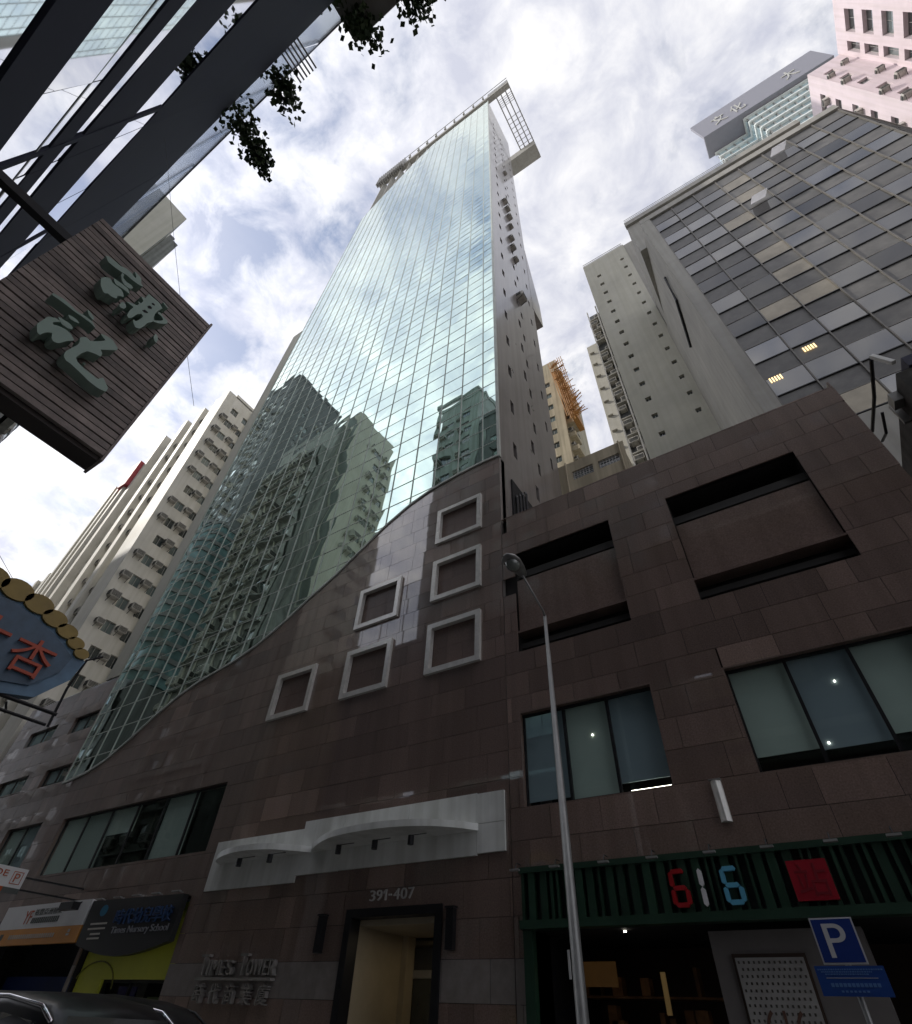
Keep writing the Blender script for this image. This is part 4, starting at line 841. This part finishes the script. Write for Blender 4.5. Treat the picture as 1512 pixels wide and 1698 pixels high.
# near building with projecting dark ledges
NR = thing('ledged_building', 'near building with dark projecting ledges and mirror glass bands at upper left', 'building', (-8, -6, 0))
BX0, BX1 = -32, 14
def glass_row(y, z0, z1, p, mat, name='glass_pane', x0=BX0, x1=BX1):
    n = int((x1-x0)/p); rnd = random.Random(int(z0*10))
    for i in range(n):
        a = x0+p*i; ta, tb = rnd.gauss(0, .004), rnd.gauss(0, .004); cx, cz = a+p/2, (z0+z1)/2
        pts = [(a+.015, z0), (a+p-.015, z0), (a+p-.015, z1), (a+.015, z1)]
        part(name, MB().prism([(px, y+ta*(px-cx)+tb*(pz-cz), pz) for px, pz in pts], (0, -.02, 0), 0, rnd.uniform(-1, 1)), mat, NR)
E1 = 1.6; NY = -2.4
def dark_band(z0, z1, pr, name='spandrel_panel', p=4.8):
    n = int((BX1-BX0)/p); rnd = random.Random(int(z0*7))
    for i in range(n):
        part(name, MB().box(BX0+p*i+.006, BX0+p*(i+1)-.006, NY-.1, NY+pr+rnd.uniform(0, .006), z0+E1, z1+E1), soffit, NR)
glass_row(NY, .3, 7.55+E1, 2.4, near_glass)
dark_band(7.6, 8.85, .012)
glass_row(NY, 8.88+E1, 10.1+E1, 2.4, near_glass); part('glazing_bar', MB().box(BX0, BX1, NY-.02, NY+.012, 10.11+E1, 10.16+E1), alu, NR); glass_row(NY, 10.17+E1, 10.48+E1, 2.4, near_glass)
dark_band(10.5, 11.15, .015)
glass_row(NY, 11.17+E1, 11.58+E1, 4.8, near_glass)
dark_band(11.6, 13.55, .012)
glass_row(NY, 13.58+E1, 14.98+E1, 2.4, near_glass, x0=-15.2, x1=2)
for a, b in ((BX0, -15.21), (2.01, BX1)): part('spandrel_panel', MB().box(a, b, NY-.1, NY+.012, 13.56+E1, 14.99+E1), soffit, NR)  # unseen dark panels added in place of glass to stop bright reflections on granite
dark_band(15.0, 23.5, .012)
glass_row(NY, 23.52+E1, 29.9+E1, 2.8, clear_glass, 'glass_screen')
part('handrail', MB().box(BX0, BX1, NY-.03, NY+.03, 29.92+E1, 29.98+E1), alu, NR)
for i in range(17): part('screen_post', MB().box(BX0+2.8*i-.03, BX0+2.8*i+.03, NY-.12, NY-.04, 23.52+E1, 29.9+E1), alu, NR)
part('body', MB().box(BX0, BX1, -25, NY-.15, 0, 23.4+E1), dark_block, NR)
part('roof_eave', MB().box(-4.4, 14, NY-1.5, -1.25, 23.9+E1, 24.2+E1), concrete, NR)
for x in (-12.2, -7.4, -2.6): part('rib', MB().box(x, x+.14, NY-.02, NY+.03, 8.86+E1, 14.99+E1), soffit, NR)
mb = MB()
for k in range(6): mb.box(-6.8+.15*k, -6.75+.15*k, NY-.1, NY+.9, 24.0+E1, 24.05+E1)
part('terrace_grille', mb, alu, NR)

# hanging plants on the terrace edge
def plant(label, anchor, tip, spread, n, seed, rad):
    rnd = random.Random(seed); t = thing('terrace_plant', label, 'plant', anchor, 'plants on the glass terrace')
    A, B = Vector(anchor), Vector(tip); mb = MB(); stems = MB(); Ls = MB()
    for k in range(max(5, n//90)):
        e = A.lerp(B, rnd.uniform(.4, 1))+Vector((rnd.gauss(0, spread), rnd.gauss(0, spread), rnd.gauss(0, spread*.6))); mdl = A.lerp(e, .5)+Vector((rnd.gauss(0, .1), rnd.gauss(0, .1), .15)); stems.tube([A, mdl, e], [.022, .014, .006], 5)
    for k in range(n):
        f = rnd.random()**.8; c = A.lerp(B, f)+Vector((rnd.gauss(0, spread), rnd.gauss(0, spread), rnd.gauss(0, spread)))*(rad(f)); l = rnd.uniform(.15, .27); d = Vector((rnd.gauss(0, 1), rnd.gauss(0, 1), rnd.gauss(-.4, .7))).normalized(); s_ = d.cross(Vector((rnd.gauss(0, 1), rnd.gauss(0, 1), rnd.gauss(0, 1)))).normalized()*l*.42
        Ls.face([c, c+d*l*.5+s_, c+d*l, c+d*l*.5-s_])
    part('stems', stems, bark, t); part('foliage', Ls, leafm, t, stuff=True)
zt = 23.6+E1
plant('largest dark plant drooping far over the glass terrace edge', (-9.2, -2.3, zt-.2), (-9.75, -.35, zt+.1), .3, 620, 1, lambda f: 1.15-.6*f)
plant('small bushy plant beside the largest drooping plant on the terrace', (-7.2, -2.1, zt), (-7.4, -1.35, zt+.1), .24, 280, 2, lambda f: 1.0)
plant('leafy plant next to the eave at the top of the terrace', (-4.0, -1.9, zt), (-3.75, -1.0, zt+.1), .25, 260, 3, lambda f: 1.0)
plant('plant cut by the top border above the terrace eave', (-2.2, -1.25, zt+.7), (-1.9, -.7, zt+.6), .24, 220, 4, lambda f: 1.0)

# slatted sign with two raised brush characters
SL = thing('slatted_sign', 'large brown slatted sign with two green brush characters hanging over the pavement', 'sign', (-6, 0, 6.4))
rnd = random.Random(21); n = 33; h = (10.0-6.45)/n
for k in range(n):
    z = 6.45+h*k; part('slat', MB().box(-6.06, -6.0-rnd.uniform(0, .012), -1.0, .95, z+.011, z+h-.011, 0, rnd.uniform(-1, 1)), slat_m, SL)
part('case', MB().box(-6.36, -6.075, -1.0, .95, 6.4, 10.02), pm('sign_case', (.05, .04, .035), .6), SL)
part('edge_trim', MB().box(-6.38, -5.99, .952, .985, 6.38, 10.04), slat_m, SL)
for z in (9.2, 7.2): part('mounting_arm', MB().box(-6.26, -6.14, -3.3, -1.0, z, z+.15), blacksteel, SL)
G1 = [[(-0.597, 9.062), (-0.558, 9.096), (-0.405, 9.121), (-0.342, 9.171), (-0.265, 9.179), (-0.191, 9.155), (-0.188, 9.187), (-0.259, 9.265), (-0.186, 9.263), (-0.132, 9.24), (-0.102, 9.163), (-0.048, 9.139), (-0.1, 9.098), (-0.208, 9.071), (-0.285, 9.064), (-0.329, 9.034), (-0.347, 9.03), (-0.457, 8.999), (-0.53, 8.993)], [(-0.331, 9.029), (-0.299, 9.033), (-0.285, 8.97), (-0.223, 8.947), (-0.157, 8.974), (-0.115, 8.952), (-0.133, 8.891), (-0.199, 8.864), (-0.266, 8.898), (-0.316, 8.972)], [(-0.429, 8.629), (-0.41, 8.704), (-0.368, 8.765), (-0.316, 8.722), (-0.262, 8.728), (-0.193, 8.743), (-0.144, 8.715), (-0.109, 8.658), (-0.143, 8.632), (-0.163, 8.58), (-0.146, 8.531), (-0.201, 8.493), (-0.254, 8.488), (-0.269, 8.447), (-0.31, 8.455), (-0.371, 8.516)], [(-0.344, 8.817), (-0.297, 8.829), (-0.213, 8.854), (-0.147, 8.861), (-0.088, 8.796), (-0.139, 8.79), (-0.209, 8.774), (-0.273, 8.748), (-0.314, 8.771)], [(-0.076, 8.472), (-0.08, 8.569), (-0.035, 8.575), (-0.003, 8.533), (-0.009, 8.471), (-0.053, 8.447)], [(0.066, 8.422), (0.048, 8.549), (0.055, 8.647), (-0.052, 8.625), (-0.027, 8.653), (0.069, 8.736), (0.063, 8.787), (0.033, 8.814), (0.078, 8.817), (0.076, 8.9), (0.043, 8.923), (0.014, 8.94), (0.069, 8.974), (0.062, 9.049), (0.055, 9.103), (0.142, 9.121), (0.225, 9.129), (0.303, 9.082), (0.287, 9.028), (0.281, 8.953), (0.281, 8.868), (0.303, 8.783), (0.331, 8.75), (0.325, 8.678), (0.293, 8.599), (0.293, 8.48), (0.275, 8.38), (0.231, 8.35), (0.179, 8.393), (0.145, 8.449), (0.189, 8.45), (0.208, 8.586), (0.205, 8.641), (0.173, 8.653), (0.137, 8.586), (0.127, 8.455), (0.107, 8.399)], [(0.292, 8.952), (0.326, 8.972), (0.393, 8.947), (0.443, 8.956), (0.477, 8.911), (0.447, 8.837), (0.391, 8.756), (0.331, 8.708), (0.325, 8.74), (0.38, 8.82), (0.409, 8.893), (0.359, 8.928), (0.298, 8.92)], [(0.462, 8.461), (0.455, 8.547), (0.493, 8.534), (0.527, 8.476), (0.539, 8.4), (0.502, 8.413)], [(0.25, 9.201), (0.314, 9.17), (0.354, 9.18), (0.326, 9.192), (0.269, 9.217)]]
GH = [[(0.148, 8.721), (0.163, 8.771), (0.211, 8.778), (0.214, 8.752), (0.18, 8.718)], [(0.151, 8.875), (0.169, 8.921), (0.202, 8.92), (0.213, 8.887), (0.176, 8.847)], [(0.16, 8.991), (0.176, 9.022), (0.207, 9.015), (0.207, 8.994), (0.177, 8.979)]]
G2 = [[(-0.596, 7.797), (-0.545, 7.817), (-0.479, 7.843), (-0.386, 7.84), (-0.305, 7.829), (-0.211, 7.863), (-0.118, 7.869), (-0.048, 7.813), (-0.116, 7.831), (-0.224, 7.818), (-0.323, 7.795), (-0.412, 7.789), (-0.513, 7.777), (-0.583, 7.76)], [(-0.449, 7.233), (-0.443, 7.335), (-0.442, 7.433), (-0.385, 7.499), (-0.338, 7.508), (-0.321, 7.51), (-0.37, 7.413), (-0.353, 7.385), (-0.309, 7.428), (-0.238, 7.458), (-0.174, 7.456), (-0.1, 7.406), (-0.143, 7.325), (-0.178, 7.204), (-0.222, 7.176), (-0.261, 7.199), (-0.291, 7.272), (-0.324, 7.234), (-0.344, 7.182), (-0.351, 7.125), (-0.385, 7.127)], [(-0.384, 7.541), (-0.318, 7.565), (-0.255, 7.581), (-0.21, 7.565), (-0.198, 7.529), (-0.24, 7.493), (-0.308, 7.486)], [(-0.34, 7.681), (-0.283, 7.709), (-0.238, 7.711), (-0.194, 7.691), (-0.245, 7.659), (-0.294, 7.648)], [(-0.264, 7.991), (-0.206, 7.975), (-0.142, 7.948), (-0.135, 7.9), (-0.203, 7.918)], [(-0.055, 7.097), (-0.077, 7.166), (-0.065, 7.266), (-0.047, 7.376), (-0.052, 7.441), (-0.087, 7.512), (-0.047, 7.589), (0.007, 7.577), (0.05, 7.638), (0.116, 7.768), (0.022, 7.794), (0.068, 7.835), (0.155, 7.863), (0.271, 7.799), (0.265, 7.752), (0.198, 7.654), (0.143, 7.575), (0.186, 7.55), (0.203, 7.485), (0.14, 7.459), (0.064, 7.41), (0.039, 7.307), (0.034, 7.203), (0.085, 7.161), (0.166, 7.147), (0.248, 7.149), (0.341, 7.149), (0.373, 7.229), (0.42, 7.195), (0.489, 7.14), (0.498, 7.07), (0.413, 7.035), (0.294, 7.033), (0.172, 7.055), (0.038, 7.072), (-0.01, 7.065)]]
def chaikin(p, it=1):
    for _ in range(it):
        q = []
        for a, b in zip(p, p[1:]+p[:1]): q += [(a[0]*.86+b[0]*.14, a[1]*.86+b[1]*.14), (a[0]*.14+b[0]*.86, a[1]*.14+b[1]*.86)]
        p = q
    return p
for G in (G1, G2):
    mb = MB()
    for st in G:
        mb.prism([(-5.75, y, z) for y, z in chaikin(st)], (-.17, 0, 0))
        cy, cz = sum(p[0] for p in st)/len(st), sum(p[1] for p in st)/len(st); mb.box(-5.999, -5.921, cy-.015, cy+.015, cz-.015, cz+.015)
    o = part('raised_character', mb, letter_green, SL)
    if G is G1:
        for st in GH: part('character_dark_patch', MB().prism([(-5.747, y, z) for y, z in st], (-.002, 0, 0)), dark_void, o)  # shade of the character's holes put on as flat dark patches

# blue hanging sign with yellow discs
blue_p = pm('neon_blue', (.13, .24, .36), .5, var=.2, scale=3); yel = pm('disc_yellow', (.34, .24, .06), .5, var=.2); redc = pm('character_red', (.5, .08, .035), .5)
BS = thing('blue_hanging_sign', 'faded blue hanging sign with yellow discs and red characters at the left edge', 'sign', (-12, 2, 5.5))
ol = [(4.02, 6.78), (3.75, 6.95), (3.4, 7.12), (2.85, 7.3), (2.35, 7.4), (1.6, 7.38), (.8, 7.3), (.2, 7.0), (0, 6.5), (.2, 6.0), (.8, 5.75), (1.8, 5.68), (3.0, 5.68), (3.55, 5.82), (3.95, 6.35)]
part('panel', MB().prism([(-12.05, y, z) for y, z in ol], (-.25, 0, 0)), blue_p, BS)
il = [(y*.86+.29, 6.52+(z-6.52)*.8) for y, z in ol]; part('inner_panel', MB().prism([(-12.0, y, z) for y, z in il], (-.045, 0, 0)), pm('neon_blue_dark', (.08, .14, .21), .5, var=.25, scale=3), BS)
for (y, z, r) in [(3.86, 6.88, .13), (3.66, 7.02, .15), (3.4, 7.16, .18), (3.07, 7.28, .21), (2.68, 7.4, .24), (2.22, 7.46, .26), (1.74, 7.48, .26), (1.25, 7.46, .25), (.8, 7.36, .24), (.4, 7.18, .22)]:
    part('disc', MB().prism([(-11.98, y+r*1.15*math.cos(2*math.pi*k/18), z+r*.8*math.sin(2*math.pi*k/18)) for k in range(18)], (-.08, 0, 0)), yel, BS)
RX = Matrix.Translation((-11.96, 0, 0)) @ Matrix.Rotation(math.pi/2, 4, 'Z')
part('red_character', text_mesh('red_character', '杏', redc, 2.72, 3.46, 6.05, 6.75, 0, .06), None, BS, M=RX); part('red_character', text_mesh('red_character', '大', redc, 1.9, 2.6, 6.15, 6.85, 0, .06), None, BS, M=RX)
part('pipe_frame', MB().tube([(-12.1, -3.2, 5.5), (-12.1, 4.08, 5.7)], .035, 8).tube([(-12.1, -3.2, 5.3), (-12.1, 4.0, 5.47)], .03, 8).tube([(-12.1, 4.05, 5.45), (-12.1, 4.0, 6.2), (-12.1, 4.05, 6.85), (-12.1, 4.3, 7.05)], .025, 8).tube([(-12.1, 3.2, 5.6), (-12.1, 3.3, 5.42)], .02, 6), blacksteel, BS)
# overhead cables
solo('overhead_cable', MB().tube([(-9, -2.3, 19), (-9.0, -.5, 15.9), (-9.0, 1.0, 13.4), (-9, 2.2, 11.5)], .005, 5), blacksteel, 'thin dark cable crossing the sky above the slatted sign', 'cable')
solo('overhead_cable', MB().tube([(-20, -3, 16), (-20, 0.6, 13.5), (-20, 4.0, 11.2)], .008, 5), blacksteel, 'thin cable running down behind the blue hanging sign', 'cable')
# rounded blue glass block far left
RB = thing('rounded_glass_block', 'blue glass block with curved corner peeping out below the slatted sign', 'building', (-70, -6, 0))
bands = pm('curved_glass', (.10, .17, .19), .15, var=.5, scale=.5); bw2 = pm('curved_band', (.16, .16, .17), .5)
for k in range(14):
    z = 30+1.9*k
    arc = [(-64-4+4*math.cos(a), -1.6+3.2*math.sin(a)) for a in [math.pi/2*i/8 for i in range(9)]]
    poly = [(-64, -9)]+arc+[(-80, 1.6), (-80, -9)]
    part('glass_band', MB().prism([(x, y, z) for x, y in poly], (0, 0, 1.3)), bands, RB); part('floor_band', MB().prism([(x+.15 if x > -79 else x, y+.1, z+1.31) for x, y in poly], (0, 0, .58)), bw2, RB)
part('base', MB().box(-80, -64.2, -9, 1.2, 0, 29.9), dark_block, RB)
MRB = frame_of((-64.2, 1.5, 0), (-1, 0, 0)); orb = grid_ops((1, 4, 7, 10, 13), 1.8, [3+2.9*k for k in range(9)], 1.5); part('front_wall', wall_mb(MRB, 15.8, 29.9, orb), dark_block, RB); windows(RB, MRB, orb, seed=41); acs(RB, MRB, [(u+2.3, 3.1+2.9*k) for u in (1, 4, 7, 10) for k in range(9)], 1.5, 42)

# ------------------------------------------------------------------ cars at the bottom left
paint = pm('car_paint', (.008, .008, .009), .3, coat=.12, coatr=.05, var=.1, ior=1.25); rubber = pm('tyre_rubber', (.02, .02, .02), .8); rim_m = pm('rim', (.4, .4, .42), .3, metal=.9); cglass = pm('car_glass', (.015, .02, .02), .03, coat=1, ior=1.6); chrm = pm('car_chrome', (.75, .75, .78), .08, metal=1.0); lampg = pm('headlight', (.5, .52, .55), .1, coat=1)
def car(name, label, xf, yc, st, wd, trim):
    """st: stations from the nose backwards (distance, belt z, roof z, roof half width)"""
    t = thing(name, label, 'car', (xf-2.3, yc, .0)); hw = wd/2; L_ = []
    for (d, belt, roof, rw) in st:
        L_.append([(xf-d, yc+s*a, z) for s, a, z in ((-1, hw*.96, .28), (-1, hw, .55), (-1, hw, belt*.8), (-1, hw*.97, belt), (-1, rw+(hw*.97-rw)*.45, belt+(roof-belt)*.6), (-1, rw, roof-.07 if roof-belt > .1 else roof), (-1, rw*.8, roof), (0, 0, roof+.015), (1, rw*.8, roof), (1, rw, roof-.07 if roof-belt > .1 else roof), (1, rw+(hw*.97-rw)*.45, belt+(roof-belt)*.6), (1, hw*.97, belt), (1, hw, belt*.8), (1, hw, .55), (1, hw*.96, .28))])
    mb = MB()
    for s_ in L_: mb.v += s_
    n = 15
    for i in range(len(L_)-1):
        for k in range(n-1): mb.f.append((i*n+k, (i+1)*n+k, (i+1)*n+k+1, i*n+k+1)); mb.m.append(0); mb.var.append(0)
        mb.f.append((i*n+n-1, (i+1)*n+n-1, (i+1)*n, i*n)); mb.m.append(0); mb.var.append(0)
    mb.f.append(tuple(range(n))); e = (len(L_)-1)*n; mb.f.append(tuple(range(e+n-1, e-1, -1))); mb.m += [0, 0]; mb.var += [0, 0]
    part('body', mb, paint, t, smooth=True)
    cab = [q for q in st if q[2]-q[1] > .4]
    for s in (-1, 1):
        for i in range(len(cab)-1):
            a, b = cab[i], cab[i+1]; P = lambda q, f, o: (xf-q[0]-o, yc+s*((q[3]+(hw*.97-q[3])*(1-f))+.012), q[1]+(q[2]-q[1])*f*.92)
            m = MB(); m.face([P(a, .08, .03), P(b, .08, -.03), P(b, .85, -.03), P(a, .85, .03)]); part('side_window', m, cglass, t)
        tp = [(xf-q[0], yc+s*(q[3]+.03), q[2]-.045) for q in cab]; part('window_trim' if trim else 'roof_rail', MB().tube(tp, .022, 6), chrm if trim else blacksteel, t, smooth=True)
        for d in (.85, st[-1][0]-.95):
            w_ = part('wheel', MB().tube([(xf-d, yc+s*(hw-.22), .33), (xf-d, yc+s*(hw+.01), .33)], .33, 20), rubber, t); part('rim', MB().tube([(xf-d, yc+s*(hw+.011), .33), (xf-d, yc+s*(hw+.025), .33)], .22, 16), rim_m, w_)
        part('headlight', MB().box(xf-.16, xf+.01, yc+s*hw*.62-.16, yc+s*hw*.62+.16, .72, .86), lampg, t)
        part('mirror', MB().box(xf-1.75, xf-1.55, yc+s*(hw+.13)-.1, yc+s*(hw+.13)+.1, 1.05, 1.22), paint, t)
    a, b = st[2], cab[0]; m = MB(); m.face([(xf-a[0]-.04, yc-a[3]*.9, a[2]+.02), (xf-b[0]+.03, yc-b[3]*.86, b[2]-.0), (xf-b[0]+.03, yc+b[3]*.86, b[2]-.0), (xf-a[0]-.04, yc+a[3]*.9, a[2]+.02)]); part('windscreen', m, cglass, t)
    return t
car('minivan', 'black minivan with rounded roof at the bottom left', -9.6, 7.9, [(0, .7, .75, .7), (.25, .85, .9, .75), (.75, 1.0, 1.06, .74), (1.15, 1.05, 1.52, .66), (1.7, 1.08, 1.73, .66), (2.4, 1.08, 1.82, .67), (3.3, 1.08, 1.87, .68), (4.2, 1.08, 1.87, .67), (4.75, 1.08, 1.8, .63), (4.9, 1.0, 1.05, .7)], 1.85, False)
car('chrome_trimmed_car', 'nearer dark car with bright chrome window arch in the bottom left corner', -5.0, 4.1, [(0, .68, .73, .7), (.25, .82, .87, .75), (1.0, .95, 1.0, .74), (1.5, 1.0, 1.58, .6), (1.75, 1.02, 1.68, .6), (2.4, 1.02, 1.74, .62), (3.3, 1.02, 1.74, .62), (4.0, 1.02, 1.64, .6), (4.6, 1.0, 1.05, .7)], 1.84, True)
